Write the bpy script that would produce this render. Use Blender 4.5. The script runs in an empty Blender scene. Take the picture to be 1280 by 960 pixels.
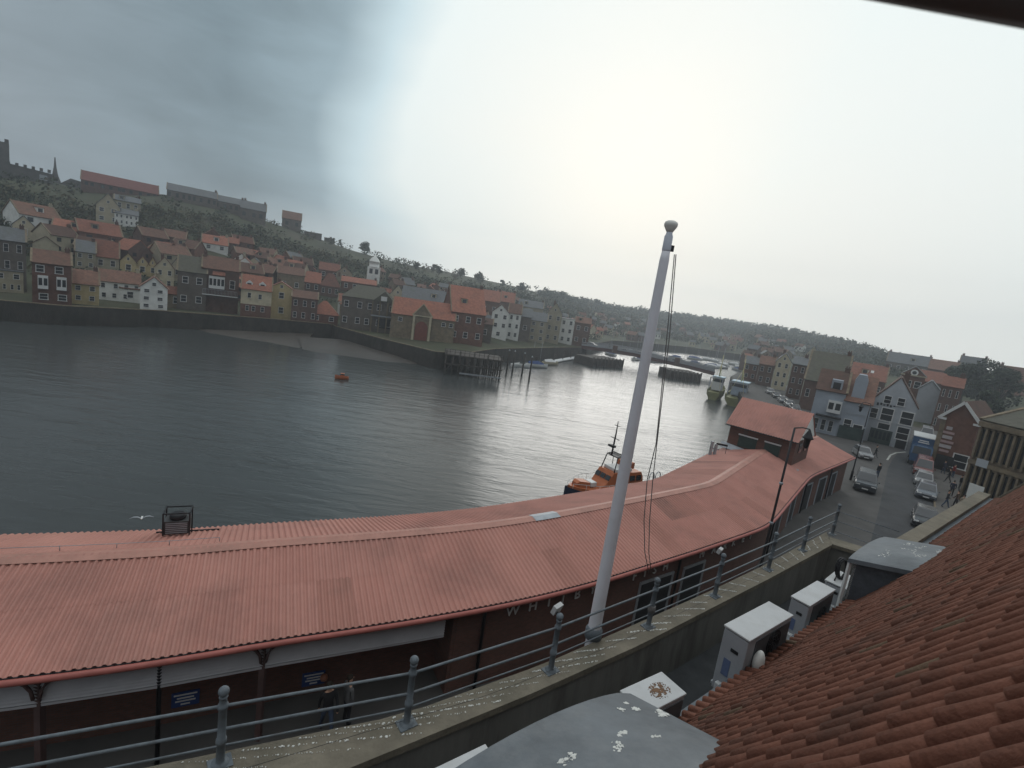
import bpy, bmesh, math, random
from mathutils import Vector, Matrix
random.seed(7)
R_ = math.radians
scene = bpy.context.scene
col = scene.collection

# ------------------------------------------------------------------ camera
CAM_H = 14.0
FPX, PITCH, ROLL = 620.0, R_(9.5), R_(8.3)
fwd = Vector((0, math.cos(PITCH), -math.sin(PITCH)))
_r0 = Vector((1, 0, 0)); _u0 = _r0.cross(fwd)
rgt = _r0 * math.cos(ROLL) + _u0 * math.sin(ROLL)
upv = -_r0 * math.sin(ROLL) + _u0 * math.cos(ROLL)
CP = Vector((0, 0, CAM_H))

def ray(x, y):
    return (x - 640) / FPX * rgt - (y - 480) / FPX * upv + fwd
def atz(x, y, z):
    d = ray(x, y); return CP + d * ((z - CAM_H) / d.z)
def aty(x, y, Y):
    d = ray(x, y); return CP + d * (Y / d.y)
def proj(p):
    v = Vector(p) - CP; z = v.dot(fwd)
    return 640 + FPX * v.dot(rgt) / z, 480 - FPX * v.dot(upv) / z
def on_plane(x, y, P, nrm):
    d = ray(x, y); return CP + d * ((Vector(P) - CP).dot(nrm) / d.dot(nrm))
def z_for_py(P, py):
    """height of the point straight above P that is seen at picture row py"""
    z = P.z
    for _ in range(6):
        y0 = proj((P.x, P.y, z))[1]; y1 = proj((P.x, P.y, z + .1))[1]
        z += .1 * (py - y0) / (y1 - y0)
    return z

cam_d = bpy.data.cameras.new('camera'); cam = bpy.data.objects.new('camera', cam_d); col.objects.link(cam)
cam_d.sensor_fit = 'HORIZONTAL'; cam_d.sensor_width = 36; cam_d.lens = 36 * FPX / 1280
cam_d.dof.use_dof = True; cam_d.dof.focus_distance = 30; cam_d.dof.aperture_fstop = 4.8
cam_d.clip_start = 0.05; cam_d.clip_end = 6000
cam.matrix_world = Matrix(((rgt.x, upv.x, -fwd.x, CP.x), (rgt.y, upv.y, -fwd.y, CP.y), (rgt.z, upv.z, -fwd.z, CP.z), (0, 0, 0, 1)))
scene.camera = cam

# ------------------------------------------------------------------ materials
MATS = {}
def mat(name, c, rough=.8, var=.25, scale=1.0, bump=0.0, bscale=None, metal=0.0, spec=.3, c2=None, c2scale=.3, c2amt=.5, stretch=(1, 1, 1), coat=0, rnd=0):
    if name in MATS: return MATS[name]
    m = bpy.data.materials.new(name); m.use_nodes = True; MATS[name] = m
    nt = m.node_tree; nd = nt.nodes; lk = nt.links; b = nd['Principled BSDF']
    b.inputs['Roughness'].default_value = rough; b.inputs['Metallic'].default_value = metal
    b.inputs['Specular IOR Level'].default_value = spec
    if coat: b.inputs['Coat Weight'].default_value = coat
    tc = nd.new('ShaderNodeTexCoord'); mp = nd.new('ShaderNodeMapping'); mp.inputs['Scale'].default_value = stretch
    geo = nd.new('ShaderNodeNewGeometry')
    lk.new(geo.outputs['Position'], mp.inputs['Vector'])
    n = nd.new('ShaderNodeTexNoise'); n.inputs['Scale'].default_value = scale; n.inputs['Detail'].default_value = 6
    n.inputs['Roughness'].default_value = .65
    lk.new(mp.outputs['Vector'], n.inputs['Vector'])
    r = nd.new('ShaderNodeValToRGB'); r.color_ramp.elements[0].position = .3; r.color_ramp.elements[1].position = .7
    lo = tuple(x * (1 - var) for x in c); hi = tuple(min(1, x * (1 + var)) for x in c)
    r.color_ramp.elements[0].color = (*lo, 1); r.color_ramp.elements[1].color = (*hi, 1)
    lk.new(n.outputs['Fac'], r.inputs['Fac']); out = r.outputs['Color']
    if c2:
        n2 = nd.new('ShaderNodeTexNoise'); n2.inputs['Scale'].default_value = c2scale; n2.inputs['Detail'].default_value = 8
        n2.inputs['Roughness'].default_value = .7
        lk.new(mp.outputs['Vector'], n2.inputs['Vector'])
        r2 = nd.new('ShaderNodeValToRGB'); r2.color_ramp.elements[0].position = .5 ; r2.color_ramp.elements[1].position = .68
        r2.color_ramp.elements[0].color = (0, 0, 0, 1); r2.color_ramp.elements[1].color = (c2amt,) * 3 + (1,)
        lk.new(n2.outputs['Fac'], r2.inputs['Fac'])
        mx = nd.new('ShaderNodeMix'); mx.data_type = 'RGBA'
        lk.new(r2.outputs['Color'], mx.inputs['Factor']); lk.new(out, mx.inputs['A']); mx.inputs['B'].default_value = (*c2, 1)
        out = mx.outputs['Result']
    if rnd:
        oi = nd.new('ShaderNodeObjectInfo'); mr = nd.new('ShaderNodeMapRange'); mr.inputs['To Min'].default_value = 1 - rnd; mr.inputs['To Max'].default_value = 1 + rnd * .45
        lk.new(oi.outputs['Random'], mr.inputs['Value']); mm_ = nd.new('ShaderNodeMix'); mm_.data_type = 'RGBA'; mm_.blend_type = 'MULTIPLY'; mm_.inputs['Factor'].default_value = 1
        lk.new(out, mm_.inputs['A']); lk.new(mr.outputs[0], mm_.inputs['B']); out = mm_.outputs['Result']
    lk.new(out, b.inputs['Base Color'])
    if bump:
        bn = nd.new('ShaderNodeTexNoise'); bn.inputs['Scale'].default_value = bscale or scale * 6; bn.inputs['Detail'].default_value = 5
        lk.new(mp.outputs['Vector'], bn.inputs['Vector'])
        bp = nd.new('ShaderNodeBump'); bp.inputs['Strength'].default_value = bump; bp.inputs['Distance'].default_value = .05
        lk.new(bn.outputs['Fac'], bp.inputs['Height']); lk.new(bp.outputs['Normal'], b.inputs['Normal'])
    return m

def brick_mat(name, c1, c2, mortar, scale=1.0, rough=.85):
    if name in MATS: return MATS[name]
    m = mat(name, c1, rough)
    nt = m.node_tree; nd = nt.nodes; lk = nt.links; b = nd['Principled BSDF']
    tc = nd.new('ShaderNodeTexCoord'); sep = nd.new('ShaderNodeSeparateXYZ'); lk.new(tc.outputs['Object'], sep.inputs[0])
    ad = nd.new('ShaderNodeMath'); ad.operation = 'ADD'; lk.new(sep.outputs['X'], ad.inputs[0]); lk.new(sep.outputs['Y'], ad.inputs[1])
    cb = nd.new('ShaderNodeCombineXYZ'); lk.new(ad.outputs[0], cb.inputs['X']); lk.new(sep.outputs['Z'], cb.inputs['Y'])
    br = nd.new('ShaderNodeTexBrick'); br.inputs['Scale'].default_value = scale
    br.inputs['Color1'].default_value = (*c1, 1); br.inputs['Color2'].default_value = (*c2, 1); br.inputs['Mortar'].default_value = (*mortar, 1)
    br.inputs['Brick Width'].default_value = .23; br.inputs['Row Height'].default_value = .075; br.inputs['Mortar Size'].default_value = .008
    lk.new(cb.outputs[0], br.inputs['Vector'])
    n = nd.new('ShaderNodeTexNoise'); n.inputs['Scale'].default_value = .7; n.inputs['Detail'].default_value = 6; lk.new(tc.outputs['Object'], n.inputs['Vector'])
    r = nd.new('ShaderNodeValToRGB'); r.color_ramp.elements[0].color = (.55, .55, .55, 1); r.color_ramp.elements[1].color = (1.2, 1.2, 1.2, 1)
    lk.new(n.outputs['Fac'], r.inputs['Fac'])
    mx = nd.new('ShaderNodeMix'); mx.data_type = 'RGBA'; mx.blend_type = 'MULTIPLY'; mx.inputs['Factor'].default_value = 1
    lk.new(br.outputs['Color'], mx.inputs['A']); lk.new(r.outputs['Color'], mx.inputs['B']); lk.new(mx.outputs['Result'], b.inputs['Base Color'])
    return m

# ------------------------------------------------------------------ mesh building
class MB:
    def __init__(s): s.bm = bmesh.new(); s.mi = 0
    def face(s, pts):
        f = s.bm.faces.new([s.bm.verts.new(p) for p in pts]); f.material_index = s.mi; return f
    def quad(s, a, b, c, d): return s.face([a, b, c, d])
    def box(s, c, size, M=None, bevel=0):
        t = bmesh.new(); bmesh.ops.create_cube(t, size=1)
        for v in t.verts: v.co = Vector((v.co.x * size[0], v.co.y * size[1], v.co.z * size[2]))
        if bevel: bmesh.ops.bevel(t, geom=t.edges[:], offset=bevel, segments=2, profile=.6, affect='EDGES')
        for v in t.verts:
            v.co = (M @ v.co if M else v.co) + Vector(c)
        s.merge(t); return s
    def merge(s, t):
        vm = {}
        for v in t.verts: vm[v] = s.bm.verts.new(v.co)
        for f in t.faces:
            try: g = s.bm.faces.new([vm[v] for v in f.verts]); g.material_index = s.mi; g.smooth = f.smooth
            except ValueError: pass
        t.free()
    def bar(s, a, b, w, h):
        """box from a to b with width w and height h"""
        a = Vector(a); b = Vector(b); d = b - a; L = d.length; y = d.normalized()
        up = Vector((0, 0, 1)) if abs(y.z) < .95 else Vector((1, 0, 0))
        x = y.cross(up).normalized(); z = x.cross(y)
        s.box((a + b) / 2, (w, L, h), Matrix((x, y, z)).transposed()); return s
    def tube(s, pts, r, n=8, caps=True, smooth=True):
        pts = [Vector(p) for p in pts]; rings = []
        for i, p in enumerate(pts):
            d = (pts[min(i + 1, len(pts) - 1)] - pts[max(i - 1, 0)]).normalized()
            up = Vector((0, 0, 1)) if abs(d.z) < .9 else Vector((1, 0, 0))
            x = d.cross(up).normalized(); y = x.cross(d).normalized()
            rr = r[i] if isinstance(r, (list, tuple)) else r
            rings.append([s.bm.verts.new(p + (x * math.cos(2 * math.pi * k / n) + y * math.sin(2 * math.pi * k / n)) * rr) for k in range(n)])
        for A, B in zip(rings, rings[1:]):
            for k in range(n):
                f = s.bm.faces.new((A[k], A[(k + 1) % n], B[(k + 1) % n], B[k])); f.smooth = smooth; f.material_index = s.mi
        if caps:
            for rg in (rings[0], rings[-1]):
                f = s.bm.faces.new(rg); f.material_index = s.mi
        return s
    def lathe(s, prof, c=(0, 0, 0), n=16):
        c = Vector(c)
        return s.tube_z([(r, z) for r, z in prof], c, n)
    def tube_z(s, prof, c, n):
        rings = [[s.bm.verts.new(c + Vector((max(r, .0005) * math.cos(2 * math.pi * k / n), max(r, .0005) * math.sin(2 * math.pi * k / n), z))) for k in range(n)] for r, z in prof]
        for A, B in zip(rings, rings[1:]):
            for k in range(n):
                f = s.bm.faces.new((A[k], A[(k + 1) % n], B[(k + 1) % n], B[k])); f.smooth = True; f.material_index = s.mi
        for rg in (rings[0], rings[-1]): 
            f = s.bm.faces.new(rg); f.material_index = s.mi
        return s
    def prism(s, poly, axis):
        """closed polygon (3d points) extruded along axis"""
        axis = Vector(axis); A = [s.bm.verts.new(p) for p in poly]; B = [s.bm.verts.new(Vector(p) + axis) for p in poly]
        n = len(poly); fs = [s.bm.faces.new(A), s.bm.faces.new(B[::-1])]
        for k in range(n): fs.append(s.bm.faces.new((A[k], B[k], B[(k + 1) % n], A[(k + 1) % n])))
        for f in fs: f.material_index = s.mi
        return s
    def loft(s, rings, closed=True, caps=True, smooth=False):
        V = [[s.bm.verts.new(p) for p in rg] for rg in rings]; n = len(V[0])
        for A, B in zip(V, V[1:]):
            for k in range(n if closed else n - 1):
                f = s.bm.faces.new((A[k], A[(k + 1) % n], B[(k + 1) % n], B[k])); f.smooth = smooth; f.material_index = s.mi
        if caps and closed:
            for rg in (V[0], V[-1]): 
                f = s.bm.faces.new(rg); f.material_index = s.mi
        return s
    def sphere(s, c, r, seg=10, ring=7):
        t = bmesh.new(); bmesh.ops.create_uvsphere(t, u_segments=seg, v_segments=ring, radius=1)
        rr = r if isinstance(r, (tuple, list)) else (r, r, r)
        for v in t.verts: v.co = Vector((v.co.x * rr[0], v.co.y * rr[1], v.co.z * rr[2])) + Vector(c)
        for f in t.faces: f.smooth = True
        s.merge(t); return s
    def mesh(s, name, *mats):
        bmesh.ops.recalc_face_normals(s.bm, faces=s.bm.faces[:])
        me = bpy.data.meshes.new(name); s.bm.to_mesh(me); s.bm.free()
        for m in mats: me.materials.append(m)
        return me
    def build(s, name, m, parent=None):
        ms = m if isinstance(m, (list, tuple)) else [m]
        return link(name, s.mesh(name, *ms), parent)

def link(name, me, parent=None):
    o = bpy.data.objects.new(name, me); col.objects.link(o)
    if parent: o.parent = parent
    return o
def tag(o, label=None, cat=None, group=None, kind=None):
    if label: o['label'] = label
    if cat: o['category'] = cat
    if group: o['group'] = group
    if kind: o['kind'] = kind
    return o
def thing(name, label, cat, loc=(0, 0, 0), rz=0.0, group=None):
    o = bpy.data.objects.new(name, None); col.objects.link(o); o.location = loc; o.rotation_euler = (0, 0, rz)
    o.empty_display_size = .2
    return tag(o, label, cat, group)
def children(o): return [c for c in bpy.data.objects if c.parent == o]
def copy_tree(o, parent=None):
    c = o.copy(); col.objects.link(c); c.parent = parent
    for ch in list(o.children): copy_tree(ch, c)
    return c
def dup(root, loc, rz, label, group=None, scale=None):
    c = copy_tree(root); c.location = loc; c.rotation_euler = (0, 0, rz); c['label'] = label
    if group: c['group'] = group
    elif 'group' in c: del c['group']
    if scale: c.scale = scale
    return c
def structure(name, mb, m): return tag(mb.build(name, m), kind='structure')

# ------------------------------------------------------------------ palette
M = {}
M['cream'] = mat('cream_render', (.42, .37, .26), .85, .15, .6, c2=(.22, .19, .14), c2scale=.5, c2amt=.6, rnd=.4)
M['yellow'] = mat('yellow_render', (.45, .36, .19), .85, .15, .6, c2=(.25, .2, .12), c2scale=.5, c2amt=.5)
M['white'] = mat('white_render', (.66, .66, .62), .8, .1, .5, c2=(.40, .39, .36), c2scale=.45, c2amt=.5)
M['bluewhite'] = mat('pale_blue_render', (.29, .32, .36), .8, .1, .5, c2=(.33, .36, .4), c2scale=.45, c2amt=.5)
M['brick'] = mat('red_brick_wall', (.15, .075, .055), .9, .35, 1.2, c2=(.09, .06, .05), c2scale=.6, c2amt=.7, rnd=.4)
M['darkbrick'] = mat('dark_brick_wall', (.12, .07, .055), .9, .35, 1.2, c2=(.06, .045, .04), c2scale=.6, c2amt=.6)
M['stone'] = mat('sandstone_wall', (.19, .15, .10), .9, .3, 1.2, c2=(.11, .09, .07), c2scale=.5, c2amt=.6)
M['darkstone'] = mat('dark_stone_wall', (.12, .10, .085), .9, .35, 1.0, c2=(.06, .055, .05), c2scale=.5, c2amt=.6)
M['red_tile'] = mat('orange_pantile', (.25, .10, .065), .85, .3, 1.6, c2=(.15, .075, .055), c2scale=.55, c2amt=.7, rnd=.55)
M['brown_tile'] = mat('brown_pantile', (.16, .085, .06), .85, .3, 1.6, c2=(.10, .07, .05), c2scale=.5, c2amt=.6, rnd=.5)
M['slate'] = mat('slate_roof', (.10, .105, .11), .6, .25, 1.6, c2=(.07, .08, .06), c2scale=.5, c2amt=.6)
M['moss_slate'] = mat('mossy_slate_roof', (.085, .08, .06), .8, .25, 1.4, c2=(.08, .085, .05), c2scale=.5, c2amt=.7)
M['pale_roof'] = mat('pale_sheet_roof', (.55, .56, .55), .6, .1, .8)
M['frame'] = mat('white_paint', (.60, .60, .58), .5, .06, 2)
M['glass'] = mat('window_glass', (.02, .024, .028), .12, .2, 1, spec=.6)
M['black'] = mat('black_paint', (.018, .018, .02), .5, .2, 3)
M['darkgreen'] = mat('dark_green_paint', (.03, .05, .045), .5, .2, 3)
M['timber'] = mat('wet_timber', (.05, .042, .035), .8, .4, 1.2, bump=.4)
M['greymetal'] = mat('grey_metal', (.30, .32, .34), .45, .15, 3, metal=.3)
M['bark'] = mat('bark', (.07, .055, .045), .95, .3, 4)
M['leaf_a'] = mat('leaf_mid_green', (.055, .07, .04), .8, .5, .35, spec=.15)
M['leaf_b'] = mat('leaf_dark_green', (.038, .05, .034), .8, .5, .35, spec=.15)
M['leaf_c'] = mat('leaf_olive_brown', (.085, .075, .042), .85, .5, .35, spec=.15)
M['tyre'] = mat('tyre_rubber', (.02, .02, .02), .85, .2, 5)
M['skin'] = mat('skin', (.45, .27, .19), .6, .1, 5)
HAZE = 0.00085
# ------------------------------------------------------------------ world, sun
SUN_DIR = ray(800, 200).normalized()
w = bpy.data.worlds.new('World'); scene.world = w; w.use_nodes = True
nt = w.node_tree; nd = nt.nodes; lk = nt.links; bg = nd['Background']
sky = nd.new('ShaderNodeTexSky'); sky.sky_type = 'NISHITA'; sky.sun_disc = False
sky.sun_elevation = math.asin(SUN_DIR.z); sky.sun_rotation = math.atan2(SUN_DIR.x, SUN_DIR.y)
sky.air_density = 1.5; sky.dust_density = 3
tc = nd.new('ShaderNodeTexCoord')
def vmath(op, *a):
    n = nd.new('ShaderNodeVectorMath'); n.operation = op
    for i, v in enumerate(a):
        if isinstance(v, (tuple, list, Vector)): n.inputs[i].default_value = v
        else: lk.new(v, n.inputs[i])
    return n
def fmath(op, *a):
    n = nd.new('ShaderNodeMath'); n.operation = op
    for i, v in enumerate(a):
        if isinstance(v, (int, float)): n.inputs[i].default_value = v
        else: lk.new(v, n.inputs[i])
    return n.outputs[0]
dirv = tc.outputs['Generated']
# overcast: a bright patch of cloud in front of the low sun, greyer bands away from it
dot = vmath('DOT_PRODUCT', dirv, SUN_DIR).outputs['Value']
dot2 = vmath('DOT_PRODUCT', dirv, ray(1090, 330).normalized()).outputs['Value']
dmax = fmath('MAXIMUM', dot, fmath('SUBTRACT', dot2, .004))
cm = nd.new('ShaderNodeMapping'); cm.inputs['Scale'].default_value = (1, 1, 2.2); lk.new(dirv, cm.inputs['Vector'])
cn = nd.new('ShaderNodeTexNoise'); cn.inputs['Scale'].default_value = 2.2; cn.inputs['Detail'].default_value = 3; cn.inputs['Roughness'].default_value = .45
lk.new(cm.outputs[0], cn.inputs['Vector'])
dd = fmath('ADD', dmax, fmath('MULTIPLY', fmath('SUBTRACT', cn.outputs['Fac'], .5), .10))
ramp = nd.new('ShaderNodeValToRGB'); e = ramp.color_ramp.elements
stops = [(0.0, (.34, .38, .42)), (.45, (.34, .39, .43)), (.62, (.25, .31, .35)), (.76, (.205, .28, .325)), (.845, (.31, .42, .48)), (.885, (.64, .80, .86)), (.92, (.92, 1.0, .99)), (1.0, (.98, 1.0, .96))]
e[0].position = stops[0][0]; e[0].color = (*stops[0][1], 1)
e[1].position = stops[-1][0]; e[1].color = (*stops[-1][1], 1)
for p, c in stops[1:-1]:
    k = e.new(p); k.color = (*c, 1)
lk.new(dd, ramp.inputs['Fac'])
cm2 = nd.new('ShaderNodeMapping'); cm2.inputs['Scale'].default_value = (1, 1, 3.2); lk.new(dirv, cm2.inputs['Vector'])
cn2 = nd.new('ShaderNodeTexNoise'); cn2.inputs['Scale'].default_value = 4.5; cn2.inputs['Detail'].default_value = 6; cn2.inputs['Roughness'].default_value = .55; cn2.inputs['Distortion'].default_value = .4
lk.new(cm2.outputs[0], cn2.inputs['Vector'])
cr2 = nd.new('ShaderNodeMapRange'); cr2.inputs['From Min'].default_value = .3; cr2.inputs['From Max'].default_value = .7; cr2.inputs['To Min'].default_value = .80; cr2.inputs['To Max'].default_value = 1.16
lk.new(cn2.outputs['Fac'], cr2.inputs['Value'])
brk = nd.new('ShaderNodeMapRange'); brk.interpolation_type = 'SMOOTHSTEP'; brk.inputs['From Min'].default_value = .80; brk.inputs['From Max'].default_value = .90; lk.new(dd, brk.inputs['Value'])
mot = fmath('ADD', fmath('MULTIPLY', fmath('SUBTRACT', cr2.outputs[0], 1.0), fmath('SUBTRACT', 1.0, brk.outputs[0])), 1.0)
rmul = vmath('SCALE', ramp.outputs['Color']); lk.new(mot, rmul.inputs['Scale'])
# the overcast is brightest overhead, well above the picture
sepz = nd.new('ShaderNodeSeparateXYZ'); lk.new(dirv, sepz.inputs[0])
zen = nd.new('ShaderNodeMapRange'); zen.interpolation_type = 'SMOOTHSTEP'
zen.inputs['From Min'].default_value = .55; zen.inputs['From Max'].default_value = .95; zen.inputs['To Min'].default_value = 0; zen.inputs['To Max'].default_value = 1
lk.new(sepz.outputs['Z'], zen.inputs['Value'])
mz = nd.new('ShaderNodeMix'); mz.data_type = 'RGBA'; lk.new(zen.outputs[0], mz.inputs['Factor']); lk.new(rmul.outputs['Vector'], mz.inputs['A']); mz.inputs['B'].default_value = (1.25, 1.32, 1.36, 1)
# thin warm band low over the horizon towards the sun
hz = nd.new('ShaderNodeMapRange'); hz.inputs['From Min'].default_value = .12; hz.inputs['From Max'].default_value = 0.0; hz.inputs['To Min'].default_value = 0; hz.inputs['To Max'].default_value = .75
lk.new(sepz.outputs['Z'], hz.inputs['Value'])
hzd = nd.new('ShaderNodeMapRange'); hzd.inputs['From Min'].default_value = .70; hzd.inputs['From Max'].default_value = .95; lk.new(dot, hzd.inputs['Value'])
mh = nd.new('ShaderNodeMix'); mh.data_type = 'RGBA'; lk.new(fmath('MULTIPLY', hz.outputs[0], hzd.outputs[0]), mh.inputs['Factor'])
lk.new(mz.outputs['Result'], mh.inputs['A']); mh.inputs['B'].default_value = (1.45, 1.42, 1.28, 1)
# blend: cloud layer over the clear-sky model
skys = vmath('SCALE', sky.outputs['Color']); skys.inputs['Scale'].default_value = .08
mc = nd.new('ShaderNodeMix'); mc.data_type = 'RGBA'; mc.inputs['Factor'].default_value = .96
lk.new(skys.outputs['Vector'], mc.inputs['A']); lk.new(mh.outputs['Result'], mc.inputs['B'])
tenx = vmath('SCALE', mc.outputs['Result']); tenx.inputs['Scale'].default_value = 10.0
lk.new(tenx.outputs['Vector'], bg.inputs['Color']); bg.inputs['Strength'].default_value = .10

sd = bpy.data.lights.new('sun', 'SUN'); sd.energy = .5; sd.angle = R_(25); sd.color = (1, .98, .94)
so = bpy.data.objects.new('sun', sd); col.objects.link(so); so.rotation_euler = SUN_DIR.to_track_quat('Z', 'Y').to_euler()

vs = scene.view_settings; vs.view_transform = 'Standard'; vs.look = 'None'; vs.exposure = 0.0; vs.gamma = 1

# ------------------------------------------------------------------ terrain heights
WATER = -3.5
def lerp_table(t, x):
    if x <= t[0][0]: return t[0][1:]
    for a, b in zip(t, t[1:]):
        if x <= b[0]:
            k = (x - a[0]) / (b[0] - a[0] + 1e-9); return tuple(p + (q - p) * k for p, q in zip(a[1:], b[1:]))
    return t[-1][1:]
BANK = [(-170, 30), (-115, 80), (-98, 92), (-90, 97), (-81.5, 112), (-66, 127.5), (-52, 138), (-49.5, 134), (-33, 120.5), (-18, 110.5), (-12.5, 114), (-6, 136), (3, 152), (14, 172), (25, 190), (36, 228), (50, 270), (75, 300), (112, 330), (150, 335)]
BT = [(math.atan2(x, y), math.hypot(x, y)) for x, y in BANK]
for deg, r in ((24.6, 210), (26, 190), (28, 172), (31, 146), (35, 132), (40, 125), (45, 122), (60, 118), (80, 118)): BT.append((R_(deg), r))
SKYL = [(-300, 190, 260), (-40, 215, 260), (0, 222, 260), (60, 226, 270), (105, 238, 270), (205, 243, 270), (270, 258, 270), (335, 277, 270), (380, 292, 280), (440, 313, 290), (500, 329, 310), (560, 340, 340), (640, 357, 400), (700, 372, 480), (760, 386, 600), (830, 396, 700), (900, 406, 750), (960, 414, 750), (1020, 425, 650), (1080, 438, 500), (1110, 449, 400), (1200, 466, 320), (1280, 482, 270), (1400, 500, 240)]
RT = []
for x, y, D in SKYL:
    d = ray(x, y); h = math.hypot(d.x, d.y); RT.append((math.atan2(d.x, d.y), D, CAM_H + D * d.z / h))
def sm(t): t = max(0, min(1, t)); return t * t * (3 - 2 * t)
def bumps(x, y): return math.sin(x * .071 + 1.3 * math.sin(y * .043)) * math.cos(y * .063 + x * .02)
def terr(X, Y):
    az = math.atan2(X, Y); r = math.hypot(X, Y); rs = lerp_table(BT, az)[0]; rr, zr = lerp_table(RT, az)
    if r <= rs: return None
    flat = 18 if az < R_(24) else 0
    r0 = rs + flat
    if r < r0: return 0.0
    t = (r - r0) / max(1, rr - r0)
    if t <= 1:
        k = .45 * t + .55 * sm(t) if az < R_(4) else t ** 1.25
        return zr * k + bumps(X, Y) * 1.6 * math.sin(math.pi * min(1, t))
    return zr - (r - rr) * .012 + bumps(X * .5, Y * .5) * 1.0 * min(1, (t - 1) * 4) - 1.0 * min(1, (t - 1) * 6)
def ground(X, Y):
    t = terr(X, Y)
    return 0.0 if t is None else t
def hit(px, py, lo=60, hi=1100):
    d = ray(px, py); h = math.hypot(d.x, d.y); d = d / h; r = lo
    while r < hi:
        p = CP + d * r; t = terr(p.x, p.y)
        if t is not None and p.z <= t: return Vector((p.x, p.y, t))
        r += .5 if r < 300 else 2
    p = CP + d * min(hi, 300); t = terr(p.x, p.y) or 0
    return Vector((p.x, p.y, t))

# ------------------------------------------------------------------ water
wm = bpy.data.materials.new('harbour_water'); wm.use_nodes = True
wn = wm.node_tree.nodes; wl = wm.node_tree.links; wb = wn['Principled BSDF']
wb.inputs['Base Color'].default_value = (.050, .054, .053, 1); wb.inputs['Roughness'].default_value = .2; wb.inputs['IOR'].default_value = 1.33; wb.inputs['Specular IOR Level'].default_value = .40
g = wn.new('ShaderNodeNewGeometry'); mp = wn.new('ShaderNodeMapping'); mp.inputs['Scale'].default_value = (.24, 1.0, 1); mp.inputs['Rotation'].default_value = (0, 0, R_(4))
wl.new(g.outputs['Position'], mp.inputs['Vector'])
n1 = wn.new('ShaderNodeTexNoise'); n1.inputs['Scale'].default_value = .8; n1.inputs['Detail'].default_value = 3.5; n1.inputs['Roughness'].default_value = .6; n1.inputs['Distortion'].default_value = .6
n2 = wn.new('ShaderNodeTexNoise'); n2.inputs['Scale'].default_value = .12; n2.inputs['Detail'].default_value = 3
wl.new(mp.outputs[0], n1.inputs['Vector']); wl.new(mp.outputs[0], n2.inputs['Vector'])
mm = wn.new('ShaderNodeMath'); mm.operation = 'MULTIPLY'; wl.new(n1.outputs['Fac'], mm.inputs[0]); wl.new(n2.outputs['Fac'], mm.inputs[1])
bp = wn.new('ShaderNodeBump'); bp.inputs['Strength'].default_value = .36; bp.inputs['Distance'].default_value = .6
wl.new(mm.outputs[0], bp.inputs['Height']); wl.new(bp.outputs['Normal'], wb.inputs['Normal'])
b = MB(); b.face([(-420, -90, WATER), (420, -90, WATER), (420, 520, WATER), (-420, 520, WATER)]); structure('harbour_water', b, wm)

# ------------------------------------------------------------------ far hillside
m_hill = mat('hillside_grass', (.055, .06, .032), .95, .45, .05, bump=.6, bscale=.8, c2=(.075, .06, .04), c2scale=.09, c2amt=.8)
b = MB(); rows = []
azs = [R_(-62 + i * .5) for i in range(290)]
fr = [0, .02, .05, .1, .16, .24, .33, .43, .54, .66, .78, .9, 1.0, 1.12, 1.34]
for az in azs:
    rs = lerp_table(BT, az)[0]; rr, zr = lerp_table(RT, az); ring = []
    for f in fr:
        r = rs + .02 + (rr - rs) * f if f <= 1 else rr + (f - 1) * 330
        X, Y = r * math.sin(az), r * math.cos(az); z = terr(X, Y)
        if az > R_(24): z -= .3
        ring.append((X, Y, z))
    rows.append(ring)
b.loft(rows, closed=False, caps=False, smooth=True); structure('hillside', b, m_hill)

# quay wall of the far bank: a thick battered wall under the bank line
m_qw = mat('wet_quay_stone', (.045, .04, .034), .85, .4, .8, bump=.5, c2=(.02, .023, .018), c2scale=.35, c2amt=.8, stretch=(1, 1, .5))
b = MB(); top = []; rings = []
fine = []
for a, c in zip(BANK, BANK[1:]):
    n = max(1, int(math.hypot(c[0] - a[0], c[1] - a[1]) / 4))
    for i in range(n): fine.append((a[0] + (c[0] - a[0]) * i / n, a[1] + (c[1] - a[1]) * i / n))
fine.append(BANK[-1])
for x, y in fine:
    r = math.hypot(x, y); u = Vector((x / r, y / r, 0)); p = Vector((x, y, 0))
    rings.append([p - u * .9 + Vector((0, 0, -6)), p - u * .35 + Vector((0, 0, .25)), p + u * .35 + Vector((0, 0, .25)), p + u * .5 + Vector((0, 0, -6))])
b.loft(rings)
qw = b.build('quay_wall', m_qw); tag(qw, 'long dark stone quay wall along the far bank above the mud', 'wall')
b = MB(); rg = []
for x, y in fine:
    r = math.hypot(x, y); u = Vector((x / r, y / r, 0)); p = Vector((x, y, .254))
    rg.append([p - u * .42, p - u * .42 + Vector((0, 0, .16)), p + u * .25 + Vector((0, 0, .16)), p + u * .25])
b.loft(rg); b.build('coping', M['stone'], qw)

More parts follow.
